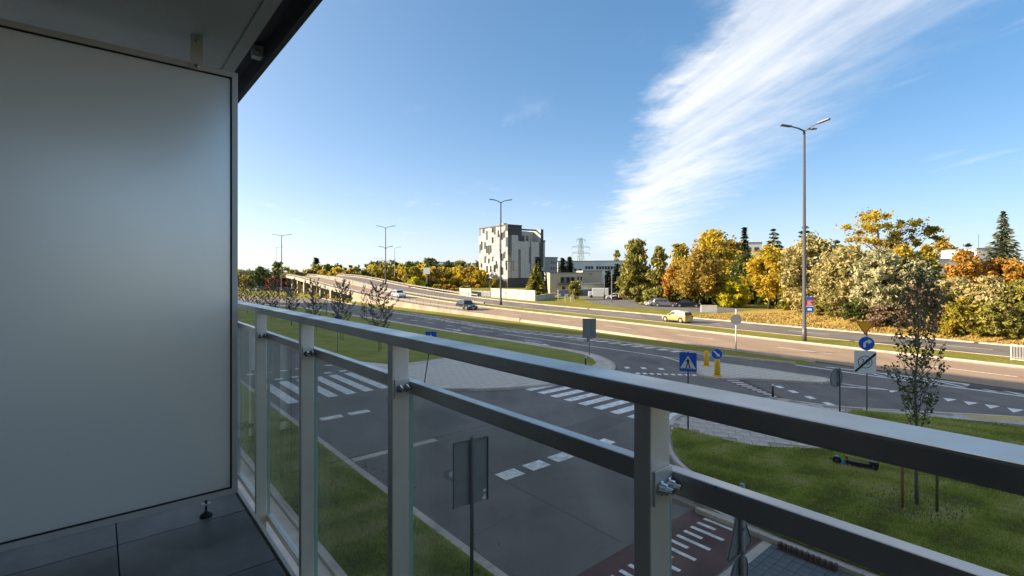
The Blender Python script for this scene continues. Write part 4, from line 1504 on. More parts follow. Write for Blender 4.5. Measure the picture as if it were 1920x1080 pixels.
p1 = QT(46.9, 24.8, .12)
lamp('tall grey street lamp with three heads and red and blue boards on its pole', G(1508, 642) + Vector((0, 0, .1)), 19.0 * .985, [(R(180), .3), (R(-58), .3), (R(35), .3)], mat('lamp_pole_grey', (0.13, 0.125, 0.12), 0.5, 0.3), 15 / 100, 1.15)
y2 = 83.5
lamp('dark two-headed street lamp standing in front of the white panelled building', AT(939, y2, ZY(572, y2)), 196 / FPX * y2 - .3, [(R(190), .35), (R(10), .35)], POLE_DK, .16, 1.0)
y3 = 126
lamp('dark two-headed street lamp on the overpass beside the white car', AT(723, y3, ZY(534, y3)), 107 / FPX * y3, [(R(175), .4), (R(5), .4)], POLE_DK, .14, 1.5, low=.64)
lamp('thin street lamp on the overpass right behind the two-headed one', AT(740, 190, 4.9), (534 - 476) / FPX * 190 - .6, [(R(20), .4)], POLE_GY, .11, 1.5)
y5 = 165
lamp('dark two-headed street lamp rising over the parked cars at far left', AT(528, y5, 0), 107 / FPX * y5, [(R(172), .3), (R(8), .3)], POLE_DK, .17, 2.3)
lamp('faint far street lamp just left of the tall far-left lamp', AT(519, 260, 0), (536 - 469) / FPX * 260 + 1.5, [(R(172), .3), (R(8), .3)], POLE_GY, .12, 2.2)
lamp('small single street lamp at far left beneath the green trees', AT(484, 210, 0), (541 - 508) / FPX * 210, [(R(170), .2)], POLE_GY, .12, 1.0)
lamp('slim far street lamp over the yellow trees left of the dark lamp', AT(709, 240, 4.9), (520 - 486) / FPX * 240, [(R(170), .2), (R(10), .2)], POLE_GY, .09, 1.3)
lamp('short street lamp by the driveway in front of the dark spruce', AT(1133, 118, 0), (563 - 509) / FPX * 118, [(R(20), .2)], STEEL, .10, .8)
lamp('short street lamp where the side road meets the driveway', AT(1147, 108, 0), (569 - 512) / FPX * 108, [(R(160), .2)], STEEL, .11, .8)

# boards fixed on the tall lamp
lp = G(1508, 642)
bt = thing('pole_board', 'red and blue notice boards fixed on the tall three-headed lamp pole', 'notice board', (lp.x + .06, lp.y - .22, ZY(585, lp.y)), R(-18))
s_ = lp.y / FPX
obj('blue_panel', box(-.02, .55, -.03, 0, 0, .50), SIGN_BLUE, bt)
obj('white_panel', box(-.02, .55, -.03, 0, .505, .56), SIGN_WHITE, bt)
rp = obj('red_panel', box(-.02, .55, -.03, 0, .565, 1.12), SIGN_RED, bt)
obj('blue_panel', box(-.02, .55, -.03, 0, 1.125, 1.36), SIGN_BLUE, bt)
for i in range(4): obj('print_line', box(.06 + .02 * (i % 2), .46 - .07 * (i % 3), -.034, -.0305, .64 + .11 * i, .68 + .11 * i), SIGN_WHITE, rp)
obj('print_line', box(.08, .40, -.034, -.0305, .16, .34), SIGN_WHITE, bt)

# ------------------------------------------------------------------ road signs


def disc(r, y0, y1, seg=28):
    bm = bmesh.new()
    return tube(bm, [(0, y0, 0), (0, y1, 0)], [r, r], seg)


def plate(bm, pts, y0, y1):
    """Plate standing upright: outline in x,z; thickness from y0 (front, towards -y) to y1."""
    n = len(pts)
    a = [bm.verts.new((x, y0, z)) for x, z in pts]; b = [bm.verts.new((x, y1, z)) for x, z in pts]
    for t in tri_ids(pts):
        for r_ in (a, b):
            try: bm.faces.new([r_[i] for i in t])
            except ValueError: pass
    for i in range(n): bm.faces.new((a[i], a[(i + 1) % n], b[(i + 1) % n], b[i]))
    return bm


def rounded(w, h, r, cx_=0, cz=0):
    out = []
    for qx, qz, a0 in ((1, 1, 0), (-1, 1, 90), (-1, -1, 180), (1, -1, 270)):
        for k in range(5):
            a = R(a0 + k * 22.5)
            out.append((cx_ + qx * (w / 2 - r) + r * math.cos(a), cz + qz * (h / 2 - r) + r * math.sin(a)))
    return out


def sub_plate(name, pts, y0, y1, m, parent, z=0.0, dx=0.0):
    return obj(name, plate(bmesh.new(), [(x + dx, q + z) for x, q in pts], y0, y1), m, parent)


def sign_pole(t, h, r=.03, m=None, lean=(0, 0)):
    return obj('pole', tube(bmesh.new(), [(0, .045, 0), (lean[0], .045 + lean[1], h)], [r, r], 10), m or POLE_GY, t)


def clamps(parent, zs, y=.0):
    for z in zs: obj('clamp', box(-.05, .05, .006 + y, .085 + y, z - .02, z + .02), STEEL, parent)


ARROW = [(-.06, -.30), (.06, -.30), (.06, .08), (.16, .08), (0, .30), (-.16, .08), (-.06, .08)]


def rot2(pts, a): return [(x * math.cos(a) - z * math.sin(a), x * math.sin(a) + z * math.cos(a)) for x, z in pts]


WALKER = [[(-.035, .30), (.0, .335), (.035, .30), (.0, .265)], [(-.05, .25), (.05, .25), (.06, .05), (-.05, .05)], [(-.05, .05), (.01, .06), (-.07, -.22), (-.13, -.22)], [(-.0, .06), (.06, .05), (.13, -.20), (.07, -.22)], [(-.05, .24), (-.035, .20), (-.12, .10), (-.145, .12)], [(.04, .24), (.05, .20), (.13, .09), (.15, .11)]]


def crossing_sign(label, p, h, sz, rz, lean=(0, 0)):
    t = thing('crossing_sign', label, 'road sign', p, rz)
    sign_pole(t, h, .03, POLE_DK, lean)
    zc_ = h - sz * .62
    b = obj('sign_plate', plate(bmesh.new(), [(x + lean[0], z + zc_) for x, z in rounded(sz, sz * 1.16, .04)], -.02, 0), SIGN_BLUE, t)
    k = sz * .46
    tri = [(-k, -k * .80), (k, -k * .80), (0, k * .95)]
    w = obj('white_triangle', plate(bmesh.new(), [(x + lean[0], z + zc_ - sz * .04) for x, z in tri], -.0235, -.0202), SIGN_WHITE, b)
    bm = bmesh.new()
    for part in WALKER: plate(bm, [(x * sz * 1.05 + lean[0], z * sz * 1.12 + zc_ - sz * .12) for x, z in part], -.0265, -.0237)
    for i in range(5):
        x0 = -.30 + i * .13
        plate(bm, [((x0) * sz + lean[0], zc_ - sz * .40), ((x0 + .07) * sz + lean[0], zc_ - sz * .40), ((x0 + .085) * sz + lean[0], zc_ - sz * .36), ((x0 + .015) * sz + lean[0], zc_ - sz * .36)], -.0265, -.0237)
    o = obj('walker_symbol', bm, SIGN_BLACK, b); o['kind'] = 'stuff'
    clamps(t, [], 0)
    return t


pz = G(1290, 812)
crossing_sign('blue square pedestrian crossing sign at the tip of the corner lawn', (pz.x, pz.y, .1), 2.98, .62, R(-24))
pz = G(795, 722)
crossing_sign('blue pedestrian crossing sign on a leaning pole on the left pavement', (pz.x, pz.y, .1), 2.85, .66, R(-16), (.42, .1))

# sign stack: give way, turn right, end of zone
pz = G(1626, 775)
t = thing('sign_stack', 'grey pole with give way triangle, blue turn-right disc and white end-of-zone board', 'road sign', (pz.x, pz.y, .12), R(-20))
hz = ZY(603, pz.y) - .12
sign_pole(t, hz - .05, .032)
tri = [(-.34, .28), (.34, .28), (0, -.31)]
zt_ = ZY(615, pz.y) - .12
o = sub_plate('give_way_plate', tri, -.022, 0, SIGN_RED, t, zt_, -.08)
sub_plate('yellow_field', [(x * .86, z * .84 + .02) for x, z in tri], -.0255, -.0222, SIGN_ORANGE, o, zt_, -.08)
zr_ = ZY(644, pz.y) - .12
d_ = obj('turn_right_disc', disc(.30, -.02, 0), SIGN_WHITE, t, (-.03, 0, zr_))
obj('blue_field', disc(.285, -.0235, -.0202), SIGN_BLUE, d_)
bend = [(-.11, -.17), (-.03, -.17), (-.03, .0), (.02, .05), (.06, .05), (.06, -.03), (.20, .09), (.06, .21), (.06, .13), (-.01, .13), (-.11, .03)]
obj('white_arrow', plate(bmesh.new(), [(x * 1.05, z) for x, z in bend], -.027, -.0237), SIGN_WHITE, d_)
zz_ = ZY(679, pz.y) - .12
b = sub_plate('zone_board', rounded(.80, .97, .04), -.022, 0, SIGN_WHITE, t, zz_, -.08)
ring = bmesh.new()
N = 32
for k in range(N):
    a0_, a1_ = 2 * math.pi * k / N, 2 * math.pi * (k + 1) / N
    plate(ring, [(-.08 + .27 * math.cos(a0_), zz_ + .27 * math.sin(a0_)), (-.08 + .27 * math.cos(a1_), zz_ + .27 * math.sin(a1_)), (-.08 + .235 * math.cos(a1_), zz_ + .235 * math.sin(a1_)), (-.08 + .235 * math.cos(a0_), zz_ + .235 * math.sin(a0_))], -.025, -.0222)
bmesh.ops.remove_doubles(ring, verts=ring.verts[:], dist=.0008)
GREYP = mat('sign_grey', (0.13, 0.135, 0.15), .5)
obj('grey_ring', ring, GREYP, b)
fc = bpy.data.curves.new('zone_number', 'FONT'); fc.body = '30'; fc.size = .36; fc.align_x = 'CENTER'; fc.align_y = 'CENTER'; fc.extrude = .0012
fo = bpy.data.objects.new('zone_number', fc); COL.objects.link(fo)
bpy.context.view_layer.update()
me = bpy.data.meshes.new_from_object(fo.evaluated_get(bpy.context.evaluated_depsgraph_get()))
bpy.data.objects.remove(fo)
me.materials.clear(); me.materials.append(GREYP)
link('zone_number', me, b, (-.08, -.024, zz_), (R(90), 0, 0))
sl_ = [(-.40, -.40), (-.34, -.46), (.42, .36), (.36, .42)]
sub_plate('black_bar', sl_, -.0295, -.0262, SIGN_BLACK, b, zz_, -.08)


def sign_backs(label, p, h, shape, rz, pole_m=None, r=.03, pole_front=True, lean=(0, 0)):
    t = thing('road_sign', label, 'road sign', p, rz)
    sign_pole(t, h, r, pole_m)
    return t


# round sign seen from behind, by the scooter
pz = G(1572, 857)
t = thing('road_sign', 'round road sign seen from behind on a thin pole, near the fallen scooter', 'road sign', (pz.x, pz.y, .12), R(205))
hz = ZY(690, pz.y) - .12
sign_pole(t, hz + .0, .026, POLE_DK)
q = obj('sign_plate', disc(.31, -.02, 0), SIGN_BACK, t, (.10, 0, hz - .31))
obj('front_face', disc(.305, -.023, -.0202), SIGN_WHITE, q)
obj('rim_flange', tube(bmesh.new(), [(.30 * math.cos(a), .004, .30 * math.sin(a)) for a in np.linspace(0, 2 * math.pi, 29)], .010, 5), POLE_DK, q)
clamps(t, [hz - .12, hz - .5])
# round sign on a white pole in the grass strip
pz = G(1380, 660)
t = thing('road_sign', 'dark round sign seen from behind on a white pole beside the inbound lanes', 'road sign', (pz.x, pz.y, .0), R(160))
hz = ZY(580, pz.y)
sign_pole(t, hz, .05, SIGN_WHITE)
q = obj('sign_plate', disc(.40, -.02, 0), SIGN_BACK, t, (0, .10, ZY(599, pz.y)))
obj('front_face', disc(.395, -.023, -.0202), SIGN_BLUE, q)
# grey board seen from behind
pz = G(1105, 668)
t = thing('road_sign', 'grey rectangular road sign seen from behind on the tip of the left lawn', 'road sign', (pz.x, pz.y, .1), R(172))
hz = ZY(597, pz.y) - .1
sign_pole(t, hz - .02, .035, POLE_GY)
q = sub_plate('sign_plate', rounded(.98, 1.42, .03), -.02, 0, SIGN_BACK, t, hz - .72)
sub_plate('front_face', rounded(.94, 1.38, .03), -.023, -.0202, SIGN_BLUE, q, hz - .72)
obj('mounting_channel', box(-.20, -.12, .001, .05, hz - 1.5, hz - .03), SIGN_BACK, t)
obj('mounting_channel', box(.04, .20, .001, .05, hz - 1.7, hz - .03), SIGN_BACK, t)
# board with two channels, seen through the balcony glass
pz = OU(5.15, 7.3)
t = thing('road_sign', 'grey tall road sign seen from behind through the balcony glass', 'road sign', (pz.x, pz.y, .08), R(213))
hz = 2.98
sign_pole(t, hz + .03, .034, POLE_DK)
q = sub_plate('sign_plate', rounded(.70, 1.16, .02), -.02, 0, SIGN_BACK, t, hz - .62)
sub_plate('front_face', rounded(.68, 1.14, .02), -.0232, -.0202, SIGN_WHITE, q, hz - .62)
for z in (hz - .07, hz - .74): obj('mounting_rail', box(-.34, .34, .001, .018, z - .02, z + .02), STEEL, q)
obj('edge_flange', box(-.356, -.346, .0, .03, hz - 1.2, hz - .04), POLE_DK, q)
obj('edge_flange', box(.346, .356, .0, .03, hz - 1.2, hz - .04), POLE_DK, q)
obj('edge_flange', box(-.345, .345, .0, .03, hz - .042, hz - .030), POLE_DK, q)
for x, z, w, h in ((-.29, hz - 1.02, .05, .05), (-.29, hz - 1.10, .035, .03), (-.28, hz - 1.15, .07, .06)):
    obj('sticker', box(x - w / 2, x + w / 2, .0005, .0022, z - h / 2, z + h / 2), SIGN_WHITE, q)
# triangle and disc from behind at the bottom of the view
pz = OU(7.55, 3.56)
t = thing('road_sign', 'triangular warning sign above a round sign, both seen from behind just below the railing', 'road sign', (pz.x, pz.y, .03), R(222))
hz = ZY(905, pz.y) - .03
sign_pole(t, hz, .034, POLE_GY)


def round_tri(s, r):
    out = []
    for a in (90, 210, 330):
        c = (s * math.cos(R(a)), s * math.sin(R(a)))
        for k in range(5):
            b_ = R(a - 60 + 30 * k)
            out.append((c[0] + r * math.cos(b_), c[1] + r * math.sin(b_)))
    return out


zt_ = ZY(1005, pz.y) - .03
q = sub_plate('warning_plate', round_tri(.40, .05), -.02, 0, SIGN_BACK, t, zt_)
sub_plate('front_face', round_tri(.39, .05), -.0232, -.0202, SIGN_ORANGE, q, zt_)
fl = bmesh.new()
tp = round_tri(.40, .052)
tube(fl, [(x, .006, z + zt_) for x, z in tp + [tp[0]]], .008, 5)
obj('rim_flange', fl, POLE_DK, q)
obj('mounting_rail', box(-.13, -.06, .001, .045, zt_ - .22, zt_ + .30), SIGN_BACK, q)
q = obj('sign_disc', disc(.29, -.02, 0), SIGN_BACK, t, (0, 0, zt_ - .60))
obj('front_face', disc(.285, -.0232, -.0202), SIGN_BLUE, q)
obj('rim_flange', tube(bmesh.new(), [(.288 * math.cos(a), .006, .288 * math.sin(a)) for a in np.linspace(0, 2 * math.pi, 33)], .008, 5), POLE_DK, q)
obj('mounting_rail', box(-.13, -.06, .001, .045, -.26, .26), SIGN_BACK, q)
clamps(t, [zt_ - .22, zt_ + .15, zt_ - .42, zt_ - .75])
# blue-violet sign among the saplings
pz = G(633, 662)
t = thing('road_sign', 'small blue-violet round sign rising between the young trees on the left lawn', 'road sign', (pz.x, pz.y, .1), R(8))
hz = ZY(592, pz.y) - .1
sign_pole(t, hz, .03, POLE_GY)
q = obj('sign_plate', disc(.24, -.02, 0), mat('sign_violet', (0.045, 0.04, 0.28), .4), t, (0, 0, hz - .22))
# small marker posts
for px, py, lb in ((1098, 689, 'small black marker post on the tip of the left lawn'), (1449, 747, 'small black bollard where the red cycle crossing reaches the kerb')):
    pz = G(px, py)
    t = thing('marker_post', lb, 'bollard', (pz.x, pz.y, .09))
    obj('post', tube(bmesh.new(), [(0, 0, 0), (0, 0, .52)], [.05, .05], 10), BLACKP, t)
    obj('reflector', tube(bmesh.new(), [(0, 0, .52), (0, 0, .60)], [.052, .035], 10), SIGN_WHITE, t)


# yellow bollards on the island
def y_bollard(label, px, py, h):
    pz = G(px, py, .11)
    t = thing('yellow_bollard', label, 'bollard', (pz.x, pz.y, .11), 0, 'yellow bollards on the traffic island')
    obj('foot', tube(bmesh.new(), [(0, 0, 0), (0, 0, .07)], [.27, .24], 18), BOLLARD_Y, t)
    obj('body', tube(bmesh.new(), [(0, 0, .07), (0, 0, h - .12), (0, 0, h - .04), (0, 0, h)], [.17, .155, .13, .05], 18), BOLLARD_Y, t)
    return t


y_bollard('yellow plastic bollard behind the blue keep-right disc on the island', 1324.5, 686, .98)
y_bollard('yellow plastic bollard carrying the blue keep-right disc on the island', 1345, 705, 1.0)
pz = G(1345, 705, .11)
t = thing('keep_right_sign', 'blue round sign with white arrow pointing down right above a yellow bollard', 'road sign', (pz.x - .03, pz.y, 1.11), R(-18))
obj('bracket', box(-.03, .03, -.015, .015, -.02, .10), POLE_DK, t)
d_ = obj('sign_plate', disc(.31, -.04, -.02), SIGN_WHITE, t, (0, 0, .29))
obj('blue_field', disc(.295, -.0435, -.0402), SIGN_BLUE, d_)
obj('white_arrow', plate(bmesh.new(), rot2([(x * .72, z * .78) for x, z in ARROW], R(-135)), -.047, -.0437), SIGN_WHITE, d_)

# white fence piece at far right
p0, p1 = G(1896, 679), G(1990, 692)
t = thing('barrier_fence', 'white tubular barrier fence on the median at the right edge', 'fence', (p0.x, p0.y, .1), math.atan2(p1.y - p0.y, p1.x - p0.x))
LL = (p1 - p0).length
for z in (.12, 1.10): obj('rail', tube(bmesh.new(), [(0, 0, z), (LL, 0, z)], .03, 6), SIGN_WHITE, t)
n_b = int(LL / .16)
bar_me = mesh_of(tube(bmesh.new(), [(0, 0, .12), (0, 0, 1.10)], .012, 5), 'bar', SIGN_WHITE)
post_me = mesh_of(tube(bmesh.new(), [(0, 0, 0), (0, 0, 1.15)], .035, 6), 'fence_post', SIGN_WHITE)
for i in range(1, n_b):
    if i % 11: link('bar', bar_me, t, (LL * i / n_b, 0, 0))
for i in range(0, n_b + 1, 11): link('fence_post', post_me, t, (LL * i / n_b, 0, 0))

# e-scooter lying on the lawn
pz = G(1600, 876, .13)
pd = (G(1648, 883, .13) - G(1556, 866, .13)); a_ = math.atan2(pd.y, pd.x)
t = thing('electric_scooter', 'black electric scooter with blue and orange bits lying on the corner lawn', 'scooter', (pz.x, pz.y, .14), a_)
obj('deck', box(-.25, .42, -.02, .05, .02, .17, .012), BLACKP, t)
obj('stem', tube(bmesh.new(), [(-.28, .02, .10), (-.62, .05, .12), (-.34, -.62, .10)][:2], [.03, .026], 8), BLACKP, t)
obj('steering_column', tube(bmesh.new(), [(-.30, .02, .10), (.62, .30, .10)], [.026, .022], 8), BLACKP, t)
obj('handlebar', tube(bmesh.new(), [(.62, .30, -.02), (.62, .30, .32)], .018, 8), BLACKP, t)
for x, nm in ((-.42, 'front_wheel'), (.50, 'rear_wheel')):
    w = obj(nm, tube(bmesh.new(), [(x, -.03, .12), (x, .03, .12)], [.115, .115], 18), TYRE, t)
    obj('hub', tube(bmesh.new(), [(x, -.04, .12), (x, .04, .12)], [.04, .04], 12), POLE_DK, w)
SC_BLUE = mat('scooter_blue', (0.04, 0.28, 0.55), .4)
obj('fender', box(-.47, -.36, -.04, .04, .22, .25, .01), SC_BLUE, t)
obj('fender', box(-.29, -.20, -.08, -.03, .06, .15, .01), SC_BLUE, t)
obj('rear_fender', box(.38, .62, -.05, .05, .22, .26, .01), BLACKP, t)
obj('reflector', box(-.20, -.12, .03, .09, .18, .29, .01), mat('reflector_orange', (0.45, 0.07, 0.01), .4), t)
obj('battery_case', box(-.16, .36, .055, .085, .03, .15, .01), BLACKP, t)
obj('kickstand', tube(bmesh.new(), [(-.10, -.02, .05), (-.14, -.22, .05)], .012, 6), STEEL, t)

# ------------------------------------------------------------------ cars


def car(label, p, heading, col, kind='hatch', L=4.2, W=1.75, H=1.48, group=None, metal=.3):
    t = thing('car', label, 'car', p, heading, group)
    # stations: x from the nose (1) to the tail (0), top height, cabin flag
    prof = {'hatch': [(0, .36, 0), (.03, .47, 0), (.20, .58, 0), (.27, .62, 0), (.42, .95, 1), (.56, 1.0, 1), (.80, .975, 1), (.93, .90, 1), (.985, .58, 0), (1, .34, 0)],
            'estate': [(0, .36, 0), (.03, .46, 0), (.22, .57, 0), (.30, .61, 0), (.42, .95, 1), (.55, 1.0, 1), (.82, .98, 1), (.93, .92, 1), (.99, .60, 0), (1, .34, 0)],
            'saloon': [(0, .36, 0), (.03, .47, 0), (.24, .60, 0), (.31, .64, 0), (.45, .96, 1), (.57, 1.0, 1), (.70, .96, 1), (.84, .68, 0), (.97, .64, 0), (1, .36, 0)]}[kind]
    w2 = W / 2
    belt = .60 * H
    paint = car_paint('car_paint_' + '_'.join('%02d' % int(c * 99) for c in col), col, metal)
    bm = bmesh.new(); rings = []

    def roofw(f, cab): return w2 * (.78 if cab else .86)
    for f, top, cab in prof:
        x = L * (.5 - f)
        zt = top * H
        e = 1 - .12 * (1 if f in (0, 1) else 0) - .04 * (1 if f < .05 or f > .95 else 0)
        zbel = min(belt, zt - .03)
        rings.append([bm.verts.new(q) for q in ((x, -w2 * .90 * e, .18), (x, -w2 * e, .36), (x, -w2 * .97 * e, zbel), (x, -roofw(f, cab) * e, zt - .02 * cab), (x, -roofw(f, cab) * .6 * e, zt + .01), (x, roofw(f, cab) * .6 * e, zt + .01), (x, roofw(f, cab) * e, zt - .02 * cab), (x, w2 * .97 * e, zbel), (x, w2 * e, .36), (x, w2 * .90 * e, .18))])
    for a, b in zip(rings, rings[1:]):
        for k in range(10): bm.faces.new((a[k], a[(k + 1) % 10], b[(k + 1) % 10], b[k]))
    bm.faces.new(rings[0]); bm.faces.new(rings[-1])
    body = obj('body', bm, paint, t)
    cabs = [s for s in prof]

    def top_at(f):
        for (f0, t0, c0), (f1, t1, c1) in zip(prof, prof[1:]):
            if f0 <= f <= f1:
                k = (f - f0) / (f1 - f0)
                return t0 + (t1 - t0) * k
        return .4

    def side_pt(f, z, s):
        zt = top_at(f) * H
        zb_ = min(belt, zt - .03)
        k = max(0, min(1, (z - zb_) / max(.05, zt - zb_)))
        return (L * (.5 - f), s * (w2 * .97 + (w2 * .78 - w2 * .97) * k + .012), z)
    if kind == 'saloon': wins = [[(.345, 0), (.445, 1), (.555, 1), (.555, 0)], [(.57, 0), (.57, 1), (.69, 1), (.78, 0)]]
    elif kind == 'estate': wins = [[(.335, 0), (.425, 1), (.555, 1), (.555, 0)], [(.57, 0), (.57, 1), (.72, 1), (.73, 0)], [(.745, 0), (.74, 1), (.90, 1), (.94, 0)]]
    else: wins = [[(.30, 0), (.425, 1), (.565, 1), (.565, 0)], [(.58, 0), (.58, 1), (.76, 1), (.78, 0)], [(.80, 0), (.785, 1), (.88, 1), (.90, 0)]]
    for s in (-1, 1):
        for wdw in wins:
            b2_ = bmesh.new()
            vs = []
            for f, up in wdw:
                z = (top_at(f) * H - .09) if up else belt + .03
                z = max(z, belt + .05) if up else z
                vs.append(side_pt(f, z, s))
            a = [b2_.verts.new(v) for v in vs]; b = [b2_.verts.new((v[0], v[1] - s * .02, v[2])) for v in vs]
            b2_.faces.new(a); b2_.faces.new(b)
            for i in range(len(a)): b2_.faces.new((a[i], a[(i + 1) % len(a)], b[(i + 1) % len(a)], b[i]))
            obj('side_window', b2_, CARGLASS, t)

    def cross(fa, fb, nm, m, inset=.10, lift=.016):
        za, zb2 = top_at(fa) * H + lift, top_at(fb) * H + lift
        b2_ = bmesh.new()
        wa, wb = (w2 * .86 - inset), (w2 * .78 - inset)
        if fa > fb: wa, wb = w2 * .80 - inset, w2 * .78 - inset
        xa, xb = L * (.5 - fa), L * (.5 - fb)
        o1 = [b2_.verts.new(v) for v in ((xa, -wa, za), (xa, wa, za), (xb, wb, zb2), (xb, -wb, zb2))]
        o2 = [b2_.verts.new((v.co.x, v.co.y, v.co.z - .03)) for v in o1]
        b2_.faces.new(o1); b2_.faces.new(o2)
        for i in range(4): b2_.faces.new((o1[i], o1[(i + 1) % 4], o2[(i + 1) % 4], o2[i]))
        return obj(nm, b2_, m, t)
    fi = 3
    cross(prof[3][0] + .012, prof[4][0] - .01, 'windscreen', CARGLASS)
    if kind == 'saloon': cross(.825, .715, 'rear_window', CARGLASS)
    else:
        fa = prof[7]; fb = prof[8]
        f0 = fa[0] + (fb[0] - fa[0]) * .10; f1 = fa[0] + (fb[0] - fa[0]) * .85
        b2_ = bmesh.new()
        za, zb2 = top_at(f0) * H, top_at(f1) * H
        o1 = [b2_.verts.new(v) for v in ((L * (.5 - f0) - .015, -w2 * .68, za), (L * (.5 - f0) - .015, w2 * .68, za), (L * (.5 - f1) - .015, w2 * .76, zb2), (L * (.5 - f1) - .015, -w2 * .76, zb2))]
        o2 = [b2_.verts.new((v.co.x + .03, v.co.y, v.co.z)) for v in o1]
        b2_.faces.new(o1); b2_.faces.new(o2)
        for i in range(4): b2_.faces.new((o1[i], o1[(i + 1) % 4], o2[(i + 1) % 4], o2[i]))
        obj('rear_window', b2_, CARGLASS, t)
    for fx in (.17, .80):
        for s in (-1, 1):
            x = L * (.5 - fx); r = .215 * H if H < 1.6 else .20 * H
            arch = obj('wheel_arch', tube(bmesh.new(), [(x, s * (w2 - .03), r + .02), (x, s * (w2 + .006), r + .02)], [r * 1.16, r * 1.16], 18), BLACKP, t)
            wl_ = obj('wheel', tube(bmesh.new(), [(x, s * (w2 - .16), r), (x, s * (w2 + .012), r)], [r, r], 18), TYRE, t)
            obj('rim', tube(bmesh.new(), [(x, s * (w2 - .05), r), (x, s * (w2 + .022), r)], [r * .66, r * .60], 14), RIM, wl_)
    for s in (-1, 1):
        obj('headlight', box(L * .5 - .16, L * .5 - .02, s * w2 * .70 - .17, s * w2 * .70 + .17, .40 * H, .48 * H, .01), LAMPGL, t)
        zt0 = .50 if kind == 'saloon' else .46
        obj('tail_light', box(-L * .5 + .0, -L * .5 + .12, s * w2 * .80 - .09, s * w2 * .80 + .09, zt0 * H, (zt0 + .14) * H, .01), TAIL, t)
        obj('door_mirror', box(L * (.5 - .335), L * (.5 - .30), s * (w2 + .02) - .09, s * (w2 + .02) + .09, belt + .02, belt + .15, .02), paint, t)
        obj('side_sill', box(-L * .27, L * .27, s * (w2 * .965) - .03, s * (w2 * .965) + .03, .17, .27), BLACKP, t)
    obj('front_bumper', box(L * .5 - .05, L * .5 + .025, -w2 * .80, w2 * .80, .20, .34, .02), BLACKP, t)
    obj('rear_bumper', box(-L * .5 - .025, -L * .5 + .05, -w2 * .80, w2 * .80, .22, .36, .02), BLACKP if kind != 'hatch' else paint, t)
    obj('grille', box(L * .5 - .03, L * .5 + .012, -w2 * .40, w2 * .40, .36 * H - .05, .36 * H + .02), BLACKP, t)
    obj('number_plate', box(-L * .5 - .035, -L * .5 + .0, -.26, .26, .42, .53), SIGN_WHITE, t)
    obj('number_plate', box(L * .5, L * .5 + .035, -.26, .26, .30, .40), SIGN_WHITE, t)
    return t


HD_OUT = math.atan2(CP, -SP)       # along +t
HD_IN = HD_OUT + math.pi
tY = 40.6
car('small yellow hatchback driving away on the outbound lanes', QT(qn(tY) + WA + MED + 2.3, tY, zb(tY) + .02), HD_OUT, (0.56, 0.40, 0.13), 'hatch', 3.65, 1.6, 1.46, metal=.1)
tD = 68
pD = AT(875, 79.5); qD = CP * pD.x + SP * pD.y; tD = -SP * pD.x + CP * pD.y
car('dark green estate car coming down the inbound lanes off the overpass', QT(qD, tD, zd(tD) + .02), HD_IN, (0.012, 0.022, 0.020), 'estate', 4.5, 1.78, 1.5)
tW = min(np.arange(80, 170, .5), key=lambda t: abs(960 + FPX * QT(qn(t) + 4.6, t).x / QT(qn(t) + 4.6, t).y - 748))
car('white car driving down the overpass between its guardrails', QT(qn(tW) + 4.6, tW, zd(tW) + .02), HD_IN, (0.68, 0.68, 0.68), 'hatch', 4.1, 1.78, 1.55, metal=0)
yp = 94
car('silver hatchback parked at the hedge beside the side road', AT(1229, 95, .02), R(200), (0.42, 0.43, 0.45), 'hatch', 4.1, 1.75, 1.5, metal=.6)
car('grey estate car parked between the silver hatchback and the black saloon', AT(1248, 92.5, .02), R(-28), (0.16, 0.165, 0.18), 'estate', 4.4, 1.78, 1.48, metal=.5)
car('black saloon parked under the orange maple next to its trunk', AT(1289, 91, .02), R(-20), (0.012, 0.014, 0.017), 'saloon', 4.6, 1.8, 1.42)
car('white car parked at the driveway beside the tall birch', AT(1152, 121, .02), R(160), (0.62, 0.62, 0.62), 'hatch', 4.0, 1.75, 1.5, metal=0)
car('maroon car parked at the driveway right of the white car', AT(1164, 119, .02), R(165), (0.14, 0.03, 0.03), 'saloon', 4.3, 1.75, 1.45)
car('black car parked on the grass verge left of the overpass lamp', AT(518, 178, .02), R(175), (0.015, 0.016, 0.018), 'saloon', 4.6, 1.8, 1.5)
car('dark car parked directly behind the far-left lamp pole', AT(534, 176, .02), R(178), (0.03, 0.035, 0.035), 'estate', 4.6, 1.8, 1.5)
car('pale grey car parked in front of the overpass piers', AT(567, 180, .02), R(170), (0.5, 0.5, 0.5), 'saloon', 4.6, 1.8, 1.5)
car('white car parked at far left below the green trees', AT(482, 185, .02), R(175), (0.66, 0.66, 0.64), 'hatch', 4.2, 1.8, 1.6, metal=0)
car('silver car glimpsed between the overpass piers', AT(625, 168, .02), R(160), (0.45, 0.45, 0.46), 'hatch', 4.3, 1.8, 1.6)

# white van body near the beige building
vn = thing('van', 'white delivery van parked beside the beige building', 'van', AT(1122, 128, .02), R(170))
obj('body', box(-2.6, 1.6, -1, 1, .35, 2.5, .15), SIGN_WHITE, vn)
obj('cab', box(1.61, 2.6, -.95, .95, .35, 1.7, .2), SIGN_WHITE, vn)
obj('windscreen', box(2.0, 2.3, -.85, .85, 1.69, 2.2, .05), CARGLASS, vn)
for x in (-1.7, 1.8):
    for s in (-1, 1):
        w = obj('wheel', tube(bmesh.new(), [(x, s * .8, .35), (x, s * 1.02, .35)], [.35, .35], 14), TYRE, vn)
